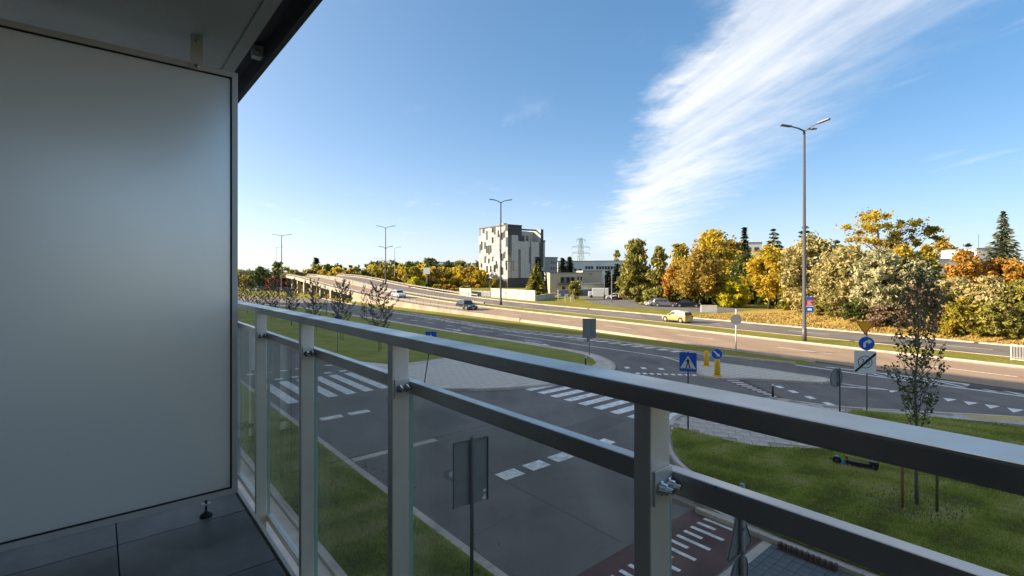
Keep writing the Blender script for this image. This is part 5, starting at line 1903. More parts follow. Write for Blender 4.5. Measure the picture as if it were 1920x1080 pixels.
# concrete block and cabinet
pz = G(1329, 586)
t = thing('concrete_block', 'white scribbled concrete block on the verge beside the maple trunk', 'concrete block', (pz.x, pz.y, 0), R(-14))
obj('block', box(-1.2, 1.2, -.3, .3, 0, 1.1, .04), mat('scribbled_white', (0.62, 0.62, 0.60), .8, scale=2.5, col2=(0.45, 0.45, 0.46)), t)
obj('cap', box(-1.22, 1.22, -.32, .32, 1.105, 1.16, .01), CONC, t)
pz = G(543, 557)
t = thing('utility_cabinet', 'grey utility cabinet on the far side of the lower road', 'cabinet', (pz.x, pz.y, 0))
obj('case', box(-.75, .75, -.4, .4, .1, 1.45, .03), SIGN_BACK, t)
obj('top_unit', box(-.4, .4, -.35, .35, 1.455, 2.6, .03), mat('cabinet_green', (0.12, 0.16, 0.14), .6), t)
obj('plinth', box(-.8, .8, -.45, .45, 0, .098), CONC, t)

# ------------------------------------------------------------------ buildings
PANEL = mat('facade_panel', (0.46, 0.44, 0.41), .75, var=.05, scale=.6)
DARKW = mat('dark_cladding', (0.045, 0.042, 0.042), .6, var=.15, scale=1.5)
BROWNW = mat('plinth_brown', (0.075, 0.06, 0.052), .8, var=.2, scale=1.5)
WINGL = mat('window_glass', (0.030, 0.033, 0.037), .10, spec=.7)
BEIGE = mat('beige_render', (0.50, 0.42, 0.31), .9, var=.06, scale=.8)
WHITEW = mat('white_render', (0.66, 0.65, 0.63), .9, var=.05, scale=.6)
GREYW = mat('grey_render', (0.34, 0.335, 0.33), .9, var=.06, scale=.8)
ROOFM = mat('roof_grey', (0.22, 0.23, 0.25), .8, var=.1, scale=.5)
GRAF = mat('scrawled_wall', (0.52, 0.50, 0.46), .85, scale=1.6, col2=(0.34, 0.34, 0.345), dirt=(.5, .2))

Y0 = 222.0
mb = thing('panelled_building', 'eight-storey block with white panels, narrow dark windows and dark stepped top', 'building', AT(952, Y0, 0), R(36.87))
# local x runs along the right face, local y along the left face (away from us)
LA, LB_, HT = 23.5, 20.5, 28.5
SH = 3.35
obj('core', box(0.25, 8.2, .25, LA, 0, HT - .3), DARKW, mb)
obj('core', box(8.2, LB_ - .25, .25, LA, 0, 21.5), GREYW, mb)
obj('upper_block', box(8.2, LB_ - .25, 5.5, LA, 21.5, 26.6), GREYW, mb)
obj('end_wall', box(LB_ - 1.2, LB_ + .1, -.1, LA, 3, 27.2), PANEL, mb)
obj('edge_frame', box(LB_ - 1.3, LB_ + .2, -.45, -.1, 9.5, 27.5), DARKW, mb)
obj('edge_frame', box(2.0, LB_ - 1.31, 3.0, 3.5, 26.8, 27.5), DARKW, mb)
obj('roof_parapet', box(0, 8.3, 0, LA + .05, HT - .3, HT + .25), DARKW, mb)
obj('plinth', box(-.05, LB_ - .5, -.05, .24, 0, 3.9), BROWNW, mb)
obj('plinth', box(-.05, .24, .245, LA, 0, 3.9), BROWNW, mb)
obj('garage_door', box(-.12, -.06, LA - 9, LA - 3, 0.1, 3.1), mat('teal_door', (0.10, 0.25, 0.24), .6), mb)
rnd = random.Random(5)
# left face: narrow columns, each cut at its own heights into panels, dark panels and windows
ncol = 15
cw = LA / ncol
for c in range(ncol):
    y0c = c * cw
    z = 3.95
    last = 0
    while z < HT - .6:
        hseg = min(rnd.choice([2.1, 2.9, 3.35, 3.35, 4.2]), HT - .35 - z)
        if HT - .35 - (z + hseg) < 1.2: hseg = HT - .35 - z
        r = rnd.random()
        if (r < .36 and not last) and 4.2 < z:
            wn_ = obj('window', box(.06, .246, y0c + .06, y0c + cw * rnd.choice([.5, .6, .9]), z + .06, z + hseg - .06), WINGL, mb)
            obj('sill', box(-.02, .05, y0c + .04, y0c + cw * .9, z - .02, z + .05), DARKW, wn_)
            last = 1
        elif r > .93 and c > 9 and z > 20:
            obj('dark_panel', box(-.02, .24, y0c + .03, y0c + cw - .03, z + .03, z + hseg - .03), DARKW, mb)
            last = 0
        else:
            obj('facade_panel', box(-.08 - rnd.choice([0, .06, .12]), .24, y0c + .02, y0c + cw - rnd.choice([.02, .02, .30]), z + .02, z + hseg - rnd.choice([.03, .03, .22])), PANEL, mb)
            last = 0
        z += hseg
# right face
x = 0.0
while x < LB_ - 1.9:
    w = min(rnd.choice([.7, 1.4, 1.9, 2.4]), LB_ - 1.4 - x)
    z = 4.5
    zt = 24.0 if x < 4.5 else (21.4 if x < 9 else 21.4)
    while z < zt - .4:
        hseg = min(rnd.choice([2.9, 3.3, 4.4]), zt - z)
        if (w < 1 and rnd.random() < .62) or (w < 2 and rnd.random() < .22):
            obj('window', box(x + .04, x + w - .04, .04, .247, z + .05, z + hseg - .05), WINGL, mb)
        else:
            obj('facade_panel', box(x + .03, x + w - .03, -.08 - rnd.choice([0, .06]), .24, z + .02, z + hseg - .04), PANEL, mb)
        z += hseg
    x += w
obj('dark_band', box(0.3, LB_ - 1.4, -.04, .24, 3.95, 4.46), DARKW, mb)
for x0, x1, y0, z0, z1 in ((.5, 8.0, 2.5, 24.0, 26.4),):
    obj('terrace_screen', box(x0, x1, .0, .1, z0, z1), DARKW, mb)
obj('terrace_screen', box(3.0, 9.5, -.05, .2, 21.0, 23.5), DARKW, mb)
obj('upper_wall', box(8.25, LB_ - 1.25, 5.2, 5.5, 21.5, 26.6), PANEL, mb)
for i in range(3): obj('window', box(10 + i * 2.4, 11.2 + i * 2.4, 5.1, 5.19, 22.2, 24.6), WINGL, mb)
for x, y, w in ((2.0, 6.0, 2.2), (4.5, 13.0, 3.0), (12.0, 12.0, 2.5)): obj('roof_unit', box(x, x + w, y, y + 2.0, HT - .3 if x < 8 else 26.61, (HT if x < 8 else 26.6) + 1.3), GREYW, mb)
# rear tower of the same block
rt = thing('rear_block', 'narrow grey tower joined behind the panelled block on its right', 'building', AT(1000, 241, 0), R(36.87))
obj('wall', box(0, 7.5, 0, 8, 0, 22.5), GREYW, rt)
obj('roof', box(-.15, 7.7, -.15, 8.1, 22.5, 23.1), DARKW, rt)
for i in range(6):
    obj('window_band', box(.4, 3.0, -.05, .05, 3 + i * 3.2, 4.7 + i * 3.2), WINGL, rt)
    obj('facade_panel', box(3.6, 7.2, -.08, .05, 2.6 + i * 3.2, 5.5 + i * 3.2), PANEL, rt)
obj('roof_screen', box(.2, 4.6, -.1, .1, 19.5, 21.0), DARKW, rt)
gb_ = thing('grey_building', 'plain grey low block with small windows behind the beige building', 'building', AT(1021, 250, 0), R(20))
obj('wall', box(0, 7.2, 0, 12, 0, 14.4), GREYW, gb_)
obj('roof', box(-.2, 7.4, -.2, 12.2, 14.4, 15.0), ROOFM, gb_)
for i in range(4):
    for j in range(3): obj('window', box(3.6 + j * 1.2, 4.3 + j * 1.2, -.04, .05, 2.5 + i * 3, 4.0 + i * 3), WINGL, gb_)
bb_ = thing('beige_building', 'two-storey beige building with a dark canopy and balcony', 'building', AT(1031, 158, 0), R(6))
s1 = 158 / FPX
obj('wall', box(0, 11.0, 0, 10, 0, (550 - 505) * s1 - 1.2), BEIGE, bb_)
obj('wall', box(11.02, 17.4, 1.2, 10, 0, 7.1), BEIGE, bb_)
obj('roof', box(-.15, 11.1, -.15, 10.1, (550 - 505) * s1 - 1.2, (550 - 505) * s1 - .95), ROOFM, bb_)
obj('roof', box(11.12, 17.5, 1.05, 10.1, 7.1, 7.35), ROOFM, bb_)
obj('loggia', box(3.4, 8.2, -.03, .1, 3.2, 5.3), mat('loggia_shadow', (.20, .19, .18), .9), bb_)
obj('balcony', box(2.4, 8.6, -1.1, -.035, 2.9, 3.1), DARKW, bb_)
for i in range(9): obj('baluster', box(2.5 + i * .75, 2.56 + i * .75, -1.08, -1.02, 3.1, 4.0), DARKW, bb_)
obj('canopy', box(6.5, 17.0, -1.8, -.04, 2.3, 2.55), mat('canopy_brown', (.12, .07, .05), .8), bb_)
for x in (3.6, 5.4, 6.9): obj('window', box(x, x + 1.0, -.06, -.031, 3.3, 5.1), WINGL, bb_)
for x in (9.0, 10.0): obj('window', box(x, x + .5, -.04, .05, 4.2, 5.4), WINGL, bb_)
obj('door', box(4.0, 5.0, -.05, .05, .1, 2.2), DARKW, bb_)
obj('sign_panel', box(13.2, 14.2, 1.14, 1.199, 6.1, 6.35), DARKW, bb_)
ann = thing('white_annex', 'low cream annex with blue-grey base beside the beige building', 'building', AT(1087, 146, 0), R(6))
obj('wall', box(0, 7.2, 0, 6, 0, 3.2), mat('cream_render', (.60, .52, .38), .9, var=.06), ann)
obj('roof', box(-.15, 7.35, -.15, 6.1, 3.2, 3.4), ROOFM, ann)
for x in (1.2, 4.6): obj('door', box(x, x + 1.3, -.04, .05, .05, 2.3), WHITEW, ann)
lw = thing('white_long_building', 'long low white building with a ribbon of windows in the distance', 'building', AT(1046, 262, 0), R(-4))
s2 = 262 / FPX
obj('wall', box(0, 20, 0, 14, 0, 13.0), WHITEW, lw)
obj('wall', box(20.02, 37, 2, 14, 0, 13.2), WHITEW, lw)
obj('roof', box(-.2, 20.1, -.2, 14.2, 13.0, 13.35), ROOFM, lw)
obj('roof', box(20.12, 37.2, 1.8, 14.2, 13.2, 13.5), ROOFM, lw)
for i in range(12): obj('window', box(14.4 + i * 1.5, 15.6 + i * 1.5, -.05 if i < 3 else 1.94, .05 if i < 3 else 1.999, 8.9, 10.5), WINGL, lw)
for i in range(5): obj('window', box(1.5 + i * 2.4, 2.8 + i * 2.4, -.05, .05, 7.8, 9.2), WINGL, lw)
hw = thing('white_house', 'white flat-roofed house between the trees at the right', 'building', AT(1756, 88, 0), R(-8))
s3 = 88 / FPX
obj('wall', box(0, 6.6, 0, 9, 0, (HOR - 487) * s3 + 6), WHITEW, hw)
obj('tower', box(6.62, 11.0, .4, 9, 0, (HOR - 467) * s3 + 6), WHITEW, hw)
obj('roof', box(-.1, 6.6, -.1, 9.1, (HOR - 487) * s3 + 6.0, (HOR - 487) * s3 + 6.18), ROOFM, hw)
obj('roof', box(6.6, 11.1, .3, 9.1, (HOR - 467) * s3 + 6.0, (HOR - 467) * s3 + 6.18), ROOFM, hw)
obj('aerial', tube(bmesh.new(), [(7.4, 1, 10.6), (7.4, 1, 13.2)], .03, 5), POLE_DK, hw)
obj('window', tube(bmesh.new(), [(7.3, .36, 8.6), (7.3, .45, 8.6)], .25, 14), WINGL, hw)
for x in (1.2, 3.8): obj('window', box(x, x + 1.3, -.05, .05, 5.6, 7.0), WINGL, hw)
h2 = thing('pale_block', 'pale flat-roofed block showing above the trees behind the dark spruce', 'building', AT(1380, 190, 0), R(-10))
obj('wall', box(0, 9.3, 0, 12, 0, 18.0), WHITEW, h2)
obj('roof', box(-.15, 9.45, -.15, 12.1, 18.0, 18.5), ROOFM, h2)
for i in range(5):
    for j in range(3): obj('window', box(1.0 + j * 2.8, 2.6 + j * 2.8, -.05, .05, 2 + i * 3.2, 3.7 + i * 3.2), WINGL, h2)
h3 = thing('pale_apartment_block', 'far cream apartment block over the yellow trees left of the panelled block', 'building', AT(814, 420, 0), R(14))
obj('wall', box(0, 16, 0, 12, 0, 15.8), WHITEW, h3)
obj('wall', box(16.02, 21, .5, 12, 0, 16.4), GREYW, h3)
obj('roof', box(-.2, 21.2, -.2, 12.2, 16.42, 16.9), ROOFM, h3)
for i in range(4):
    for j in range(6): obj('window', box(1.2 + j * 2.5, 2.4 + j * 2.5, -.05, .05, 3 + i * 3.1, 4.6 + i * 3.1), WINGL, h3)
h4 = thing('grey_stone_building', 'low pale building with dark roof among far-left trees', 'building', AT(452, 230, 0), R(10))
obj('wall', box(0, 9, 0, 8, 0, 7.0), mat('brick_red', (.30, .18, .13), .9, var=.2), h4)
obj('roof', box(-.3, 9.3, -.3, 8.3, 7.0, 7.8), ROOFM, h4)
for j in range(3): obj('window', box(1.2 + j * 2.6, 2.6 + j * 2.6, -.05, .05, 3.5, 5.2), WINGL, h4)

# garden walls with scrawls
for lb, a, b, hh, m in (('white scrawled boundary wall on the verge in front of the panelled block', (981, 561.5), (1005, 565.5), 0, None),):
    pass


def wall_run(label, a, b, h, m, cat='wall', name='boundary_wall', seg=4):
    A_, B_ = G(*a), G(*b)
    L_ = (B_ - A_).length
    t = thing(name, label, cat, (A_.x, A_.y, 0), math.atan2(B_.y - A_.y, B_.x - A_.x))
    for i in range(seg):
        obj('wall_panel', box(L_ * i / seg + .02, L_ * (i + 1) / seg - .02, -.12, .12, 0, h), m, t)
    obj('coping', box(-.02, L_ + .02, -.17, .17, h + .003, h + .09), CONC, t)
    return t


wall_run('long white scrawled wall along the verge in front of the panelled block', (921, 557), (1004, 564.5), 2.3, GRAF, seg=6)
wall_run('side return of the white scrawled wall running back to the trees', (1005.5, 564.5), (1040, 558), 1.2, GRAF, seg=4)
wall_run('short white wall piece left of the two-headed lamp', (862, 553.5), (884, 555), 2.0, GRAF, seg=2)
wall_run('grey wall with white stripe left of the two-headed lamp', (885, 554.0), (920, 556), 1.3, mat('grey_blue_wall', (.20, .22, .27), .8, var=.2, scale=1), seg=3)
wall_run('blue-grey painted wall beside the driveway', (1046, 556), (1118, 553), 1.7, mat('blue_wall', (.24, .27, .33), .8, var=.2, scale=.8), seg=6)
wall_run('white low wall behind the green conifer', (1010, 549), (1062, 548), 2.4, GRAF, seg=4)

# billboards
for px, py0, py1, y, w, lb in ((800, 502, 541, 205, 2.8, 'white billboard on a post among the yellow trees'),):
    t = thing('billboard', lb, 'billboard', AT(px, y, 0), R(-10))
    hh = ZY(py0, y)
    obj('post', box(-.2, .2, -.2, .2, 0, hh - 2.6), POLE_GY, t)
    obj('panel', box(-1.4, 1.4, -.25, .25, hh - 2.6, hh), SIGN_WHITE, t)
    obj('panel_frame', box(-1.5, 1.5, -.2, .2, hh + .002, hh + .12), POLE_GY, t)
# two white posts with small boards on the verge
for px, py, lb in ((1049, 564, 'small white post sign on the verge, leftmost of three'), (1062, 564.5, 'small white framed sign on the verge, middle of three'), (1073, 566, 'small white framed sign on the verge, rightmost of three')):
    pz = G(px, py)
    t = thing('verge_sign', lb, 'sign', (pz.x, pz.y, 0))
    for x in (-.3, .3): obj('leg', tube(bmesh.new(), [(x, 0, 0), (x, 0, 1.5)], .05, 6), SIGN_WHITE, t)
    obj('board', box(-.36, .36, -.03, .03, 1.1, 1.62), SIGN_WHITE, t)
# lattice pylon far away
PYM = mat('pylon_green', (.22, .26, .22), .6, .3)
yp = 420
t = thing('lattice_pylon', 'tall lattice power pylon with cross arms beyond the white building', 'pylon', AT(1089, yp, 0), R(15))
hp = ZY(447, yp)


def strut(a, b, r=.16, nm='brace'): return obj(nm, tube(bmesh.new(), [a, b], r, 4), PYM, t)


def pw(z): return 3.2 - 2.3 * z / hp


for sx in (-1, 1):
    for sy in (-1, 1): strut((sx * pw(0), sy * pw(0), 0), (sx * pw(hp), sy * pw(hp), hp), .2, 'leg')
for i in range(9):
    z0, z1 = hp * i / 9, hp * (i + 1) / 9
    for sy in (-1, 1):
        strut((-pw(z0), sy * pw(z0), z0), (pw(z1), sy * pw(z1), z1), .12)
        strut((pw(z0), sy * pw(z0), z0), (-pw(z1), sy * pw(z1), z1), .12)
for fz, w in ((.965, 4.0), (.80, 8.0), (.66, 8.0)):
    strut((-w, 0, hp * fz), (w, 0, hp * fz), .2, 'cross_arm')
    strut((-w, 0, hp * fz), (0, 0, hp * fz + 1.8), .12); strut((w, 0, hp * fz), (0, 0, hp * fz + 1.8), .12)
    for s in (-1, 1): strut((s * w, 0, hp * fz), (s * w, 0, hp * fz - 2.4), .16, 'insulator')

# ------------------------------------------------------------------ trees and shrubs
LEAF_GAIN = 1.6
LM = {
    'beige': leaf_mat('leaf_beige', [(.11, .10, .035), (.225, .195, .075), (.33, .28, .12), (.42, .355, .18)], .2),
    'silver': leaf_mat('leaf_silver', [(.12, .12, .06), (.235, .225, .115), (.34, .32, .18), (.44, .41, .26)], .2),
    'yellow': leaf_mat('leaf_yellow', [(.15, .13, .02), (.30, .235, .025), (.42, .31, .03), (.35, .24, .03)], .3),
    'lime': leaf_mat('leaf_lime', [(.13, .14, .012), (.27, .26, .014), (.40, .36, .02), (.30, .24, .015)], .3),
    'orange': leaf_mat('leaf_orange', [(.12, .10, .024), (.23, .165, .032), (.31, .205, .036), (.27, .225, .05)], .3),
    'rust': leaf_mat('leaf_rust', [(.12, .08, .018), (.26, .15, .028), (.36, .19, .028), (.30, .22, .06)], .25),
    'olive': leaf_mat('leaf_olive', [(.065, .068, .018), (.145, .14, .032), (.22, .20, .045), (.30, .26, .07)], .25),
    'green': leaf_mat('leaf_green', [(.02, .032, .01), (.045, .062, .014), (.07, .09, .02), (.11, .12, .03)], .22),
    'goldgreen': leaf_mat('leaf_goldgreen', [(.06, .075, .015), (.15, .14, .02), (.30, .23, .03), (.38, .27, .04)], .28),
    'spruce': leaf_mat('leaf_spruce', [(.025, .034, .018), (.05, .062, .032), (.085, .098, .052), (.13, .135, .078)], .08),
    'darkspruce': leaf_mat('leaf_dark_spruce', [(.010, .017, .012), (.02, .03, .02), (.032, .044, .028)], .08),
    'pine': leaf_mat('leaf_pine', [(.02, .036, .022), (.04, .062, .038), (.065, .09, .055)], .08),
    'purple': leaf_mat('leaf_purple', [(.05, .04, .028), (.11, .075, .05), (.17, .115, .07), (.22, .16, .09)], .2),
    'crimson': leaf_mat('leaf_crimson', [(.07, .025, .018), (.13, .05, .03), (.18, .09, .05)], .2),
    'young': leaf_mat('leaf_young', [(.03, .042, .014), (.06, .072, .022), (.10, .095, .04), (.11, .125, .035)], .25),
    'sapling': leaf_mat('leaf_sapling', [(.06, .05, .04), (.11, .085, .06), (.17, .12, .085), (.10, .09, .05)], .2),
}


def T(label, px, base, top, wpx, y, kind, lm, name='tree', cat='tree', ncl=55, per=42, cr=.11, leaf=None, bh=.15, bark=None, group=None, stretch=1.0, droop=0.0, tr=None, inner=.25, limbs=6):
    if y < 85:
        for yy in np.arange(44.0, 92.0, .25):
            q = AT(px, yy)
            if HOR + (EYE - bank_z(q.x, q.y)) * FPX / yy <= base:
                y = yy
                break
    p = AT(px, y)
    z0 = max(bank_z(p.x, p.y) - .1, 0) if y < 92 else 0.0
    h = ZY(top, y) - z0
    per = int(per * (1.9 if y < 130 else 1.4))
    w = wpx / FPX * y
    return tree(name, label, cat, (p.x, p.y, z0), h, w, kind, LM[lm], ncl, per, cr * min(h, w * 1.3), leaf or (.0031 * y), bh, tr, bark, group, stretch, droop, limbs, inner)


def CF(label, px, top, wpx, y, lm='spruce', tiers=26, z0=None, group=None, name='spruce_tree', **k):
    p = AT(px, y)
    z0 = (bank_z(p.x, p.y) if y < 85 else 0.0) if z0 is None else z0
    h = ZY(top, y) - z0
    return conifer(name, label, (p.x, p.y, z0), h, wpx / FPX * y, LM[lm], k.pop('leaf', .0042 * y), tiers, group=group, **k)


# middle distance, left to right
T('olive-yellow weeping birch, tallest beside the driveway', 1192, 563, 452, 66, 108, 'column', 'olive', 'birch_tree', ncl=110, per=48, cr=.085, bh=.05, bark=BARK_PALE, droop=.55, stretch=1.5)
T('slimmer olive birch just right of the tallest birch', 1236, 565, 464, 44, 104, 'column', 'olive', 'birch_tree', ncl=80, per=44, cr=.085, bh=.05, bark=BARK_PALE, droop=.55, stretch=1.5)
T('olive birch top peeping over the hedge behind the parked cars', 1275, 562, 459, 52, 122, 'column', 'goldgreen', 'birch_tree', ncl=75, per=44, bh=.08, bark=BARK_PALE, droop=.4, stretch=1.4)
T('tall columnar poplar far behind the white building', 1157, 540, 467, 20, 300, 'column', 'olive', 'poplar_tree', ncl=26, per=40, cr=.12, bh=.02)
CF('dark spruce beside the driveway lamp', 1158, 497, 32, 135, 'darkspruce', 18)
CF('dark conifer left of the driveway by the short lamp', 1140, 508, 22, 140, 'darkspruce', 14)
T('orange-brown maple with a bare straight trunk by the black saloon', 1312, 580, 470, 92, 93, 'round', 'orange', 'maple_tree', ncl=95, per=48, cr=.10, bh=.17)
T('tall golden tree behind the orange maple', 1338, 565, 432, 78, 108, 'round', 'yellow', 'maple_tree', ncl=90, per=46, cr=.10, bh=.12)
T('olive tree crown leaning over the golden tree top', 1326, 565, 433, 40, 118, 'column', 'goldgreen', ncl=50, per=40, bh=.2)
T('orange maple right of the golden tree, half hidden by it', 1374, 565, 447, 56, 116, 'round', 'orange', 'maple_tree', ncl=60, per=46, bh=.12)
T('bright yellow-green round bush at the edge of the bank', 1373, 580, 521, 64, 90, 'round', 'lime', 'shrub', 'shrub', ncl=60, per=50, cr=.12, bh=.01)
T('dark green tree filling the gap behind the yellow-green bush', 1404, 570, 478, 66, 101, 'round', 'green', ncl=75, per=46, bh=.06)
CF('pointed dark spruce standing above the orange maples', 1396, 429, 34, 124, 'darkspruce', 24)
T('yellow and orange maple with a forked trunk on the bank', 1442, 577, 462, 78, 86, 'round', 'yellow', 'maple_tree', ncl=85, per=48, cr=.10, bh=.20)
T('orange tree crown just above the yellow forked maple', 1474, 570, 462, 44, 98, 'round', 'orange', 'maple_tree', ncl=45, per=44, bh=.15)
CF('blue-green pine behind the yellow forked maple', 1450, 431, 50, 116, 'pine', 11, open_=.15, power=.6, base=.45, name='pine_tree')
CF('blue-green pine mostly hidden by the tall grey lamp', 1510, 426, 52, 118, 'pine', 11, open_=.2, power=.6, base=.4, name='pine_tree')
T('dark green pine crown in the gap left of the honey locust', 1566, 560, 448, 40, 100, 'round', 'green', ncl=45, per=40, bh=.1)
T('low dark hedge tree behind the parked silver car', 1222, 570, 545, 50, 98, 'bush', 'olive', 'hedge', 'hedge', ncl=40, per=44, cr=.16, bh=0)
T('clipped green hedge behind the black saloon', 1278, 570, 549, 70, 99, 'bush', 'green', 'hedge', 'hedge', ncl=50, per=44, cr=.16, bh=0)
T('green hedge between the maple trunk and the yellow-green bush', 1335, 572, 551, 56, 98, 'bush', 'green', 'hedge', 'hedge', ncl=45, per=44, cr=.16, bh=0)
T('rust-brown small tree between the two birches and the maple', 1262, 565, 500, 40, 100, 'round', 'rust', ncl=45, per=44, bh=.08)
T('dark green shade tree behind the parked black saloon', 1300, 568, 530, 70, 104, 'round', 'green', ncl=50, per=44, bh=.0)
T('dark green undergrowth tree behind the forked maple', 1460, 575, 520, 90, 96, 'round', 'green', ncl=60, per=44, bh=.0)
# the bank
T('big straw-coloured olive bush left of the tall lamp, tallest of the pale ones', 1522, 585, 445, 108, 76, 'round', 'beige', 'oleaster_tree', ncl=150, per=55, cr=.075, bh=.0, stretch=1.5, droop=.25)
T('silvery straw bush just right of the tall grey lamp', 1590, 590, 462, 104, 72, 'round', 'beige', 'oleaster_tree', ncl=140, per=55, cr=.075, bh=.0, stretch=1.5, droop=.25)
T('pale silver bush in front of the honey locust', 1650, 598, 470, 92, 69, 'round', 'silver', 'oleaster_tree', ncl=130, per=55, cr=.075, bh=.0, stretch=1.5, droop=.2)
T('pale silver bush behind the staked young tree', 1712, 600, 492, 80, 67, 'round', 'silver', 'oleaster_tree', ncl=110, per=55, cr=.08, bh=.0, stretch=1.5, droop=.2)
yh = 80.0
ph_ = AT(1655, yh); zh = bank_z(ph_.x, ph_.y)
hl = thing('honey_locust', 'tall honey locust with layered yellow and green boughs, highest crown on the bank', 'tree', (ph_.x, ph_.y, zh))
BL = [(1618, 412, 15, .8), (1640, 402, 16, .8), (1662, 408, 14, .75), (1605, 425, 13, .8), (1630, 432, 17, .85), (1655, 428, 13, .7), (1612, 448, 13, .75), (1640, 455, 16, .8), (1676, 420, 12, .35), (1694, 422, 11, .25), (1712, 432, 12, .2), (1728, 438, 10, .15), (1737, 445, 7, .1), (1690, 440, 10, .5), (1706, 448, 11, .6), (1722, 458, 8, .25), (1668, 446, 11, .45), (1676, 464, 12, .3), (1655, 474, 15, .6), (1630, 480, 16, .75), (1692, 478, 12, .4), (1670, 492, 15, .45), (1600, 468, 12, .7), (1645, 498, 16, .5), (1688, 500, 13, .6)]
Cb, Pb, Kb = [], [], []
for bx_, by_, br_, kp in BL:
    for sub_ in range(3):
        yo = random.uniform(-3.2, 3.2)
        c = np.array([(bx_ + random.uniform(-6, 6) - 1655) / FPX * yh, yo, ZY(by_ + random.uniform(-5, 5), yh) - zh])
        Cb.append(c)
        n1 = 130
        rr = br_ / FPX * yh * random.uniform(.55, .95)
        d1 = rand_dirs(n1) * np.abs(rng.normal(0, .6, n1))[:, None] * rr * np.array([1.2, 1.2, .78])
        Pb.append(c + d1); Kb.append(np.clip(kp * .75 + rng.uniform(0, .4, n1) - .1, 0, 1))
Cb = np.array(Cb); Pb = np.concatenate(Pb); Kb = np.concatenate(Kb)
obj('trunk', trunk_bm(11.5, .24, .8, Cb, 40), BARK, hl)
link('crown', leaf_quads('crown', Pb, .20, LM['goldgreen'], Kb, stretch=1.2), hl)
T('yellow crown of a tree below the honey locust', 1690, 575, 462, 70, 84, 'round', 'yellow', ncl=60, per=46, bh=.2)
T('yellow tree beside the white house', 1738, 570, 459, 40, 90, 'round', 'yellow', ncl=60, per=46, bh=.1)
T('brown-leaved tree above the white house roof', 1766, 560, 452, 50, 104, 'round', 'orange', ncl=50, per=44, bh=.2)
T('green bush at the left corner of the white house', 1748, 575, 486, 34, 82, 'round', 'olive', 'shrub', 'shrub', ncl=50, per=44, bh=.0)
T('orange-red small tree in front of the white house wall', 1808, 560, 472, 62, 78, 'round', 'rust', ncl=60, per=46, bh=.1)
T('orange-red tree below the big spruce', 1884, 560, 484, 80, 76, 'round', 'rust', ncl=70, per=46, bh=.1)
CF('large blue-grey spruce at the right edge', 1881, 398, 100, 74, 'spruce', 34, per_branch=15, leaf=.24, base=.1)
CF('tiny far conifer over the white house roof', 1815, 460, 16, 110, 'darkspruce', 12)
T('pinkish-straw bush under the white house', 1790, 605, 528, 110, 66, 'bush', 'beige', 'shrub', 'shrub', ncl=120, per=52, cr=.09, bh=0, stretch=1.4)
T('straw bush at the foot of the orange-red trees', 1850, 610, 522, 96, 64, 'bush', 'beige', 'shrub', 'shrub', ncl=120, per=52, cr=.09, bh=0, stretch=1.4)
T('straw and green bush at the right edge of the bank', 1915, 615, 530, 90, 60, 'bush', 'olive', 'shrub', 'shrub', ncl=110, per=52, cr=.09, bh=0, stretch=1.4)
T('fresh green shrub at the foot of the bank', 1812, 628, 562, 84, 55.5, 'bush', 'goldgreen', 'shrub', 'shrub', ncl=90, per=55, cr=.10, bh=0)
T('dark olive shrub at the bank foot beside the fresh green one', 1872, 628, 570, 90, 54.5, 'bush', 'olive', 'shrub', 'shrub', ncl=90, per=52, cr=.10, bh=0)
T('purple-brown shrub on the bank behind the give way sign', 1655, 612, 572, 52, 59, 'bush', 'purple', 'shrub', 'shrub', ncl=60, per=48, cr=.11, bh=0)
T('purple-brown shrub behind the crown of the young tree', 1725, 615, 530, 84, 62, 'bush', 'purple', 'shrub', 'shrub', ncl=80, per=48, cr=.10, bh=0)
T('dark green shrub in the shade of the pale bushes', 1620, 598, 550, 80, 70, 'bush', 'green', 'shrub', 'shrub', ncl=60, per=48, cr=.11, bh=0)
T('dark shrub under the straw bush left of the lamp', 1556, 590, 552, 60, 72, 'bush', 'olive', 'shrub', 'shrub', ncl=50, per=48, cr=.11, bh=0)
T('golden shrub beside the bank edge under the forked maple', 1482, 582, 540, 44, 78, 'bush', 'goldgreen', 'shrub', 'shrub', ncl=50, per=48, cr=.11, bh=0)
T('straw bush beyond the right edge of the bank', 1990, 610, 500, 110, 64, 'round', 'beige', 'oleaster_tree', ncl=80, per=50, bh=0)
# near the buildings
CF('sunlit green thuja in front of the panelled block', 1005, 496, 44, 150, 'olive', 24, per_branch=16, power=.8, leaf=.5, name='thuja_tree')
CF('dark spruce rising right behind the sunlit thuja', 1008, 484, 40, 165, 'darkspruce', 18)
CF('dark spruce left of a pair behind the beige building', 1055, 486, 24, 200, 'darkspruce', 14)
CF('dark spruce right of a pair behind the beige building', 1068, 484, 26, 205, 'darkspruce', 14)
T('small olive tree before the beige building', 1078, 562, 530, 30, 118, 'round', 'olive', ncl=30, per=40, bh=.12)
T('small yellow bush beside the teal door of the panelled block', 927, 556, 524, 24, 200, 'round', 'goldgreen', 'shrub', 'shrub', ncl=20, per=40, bh=0)
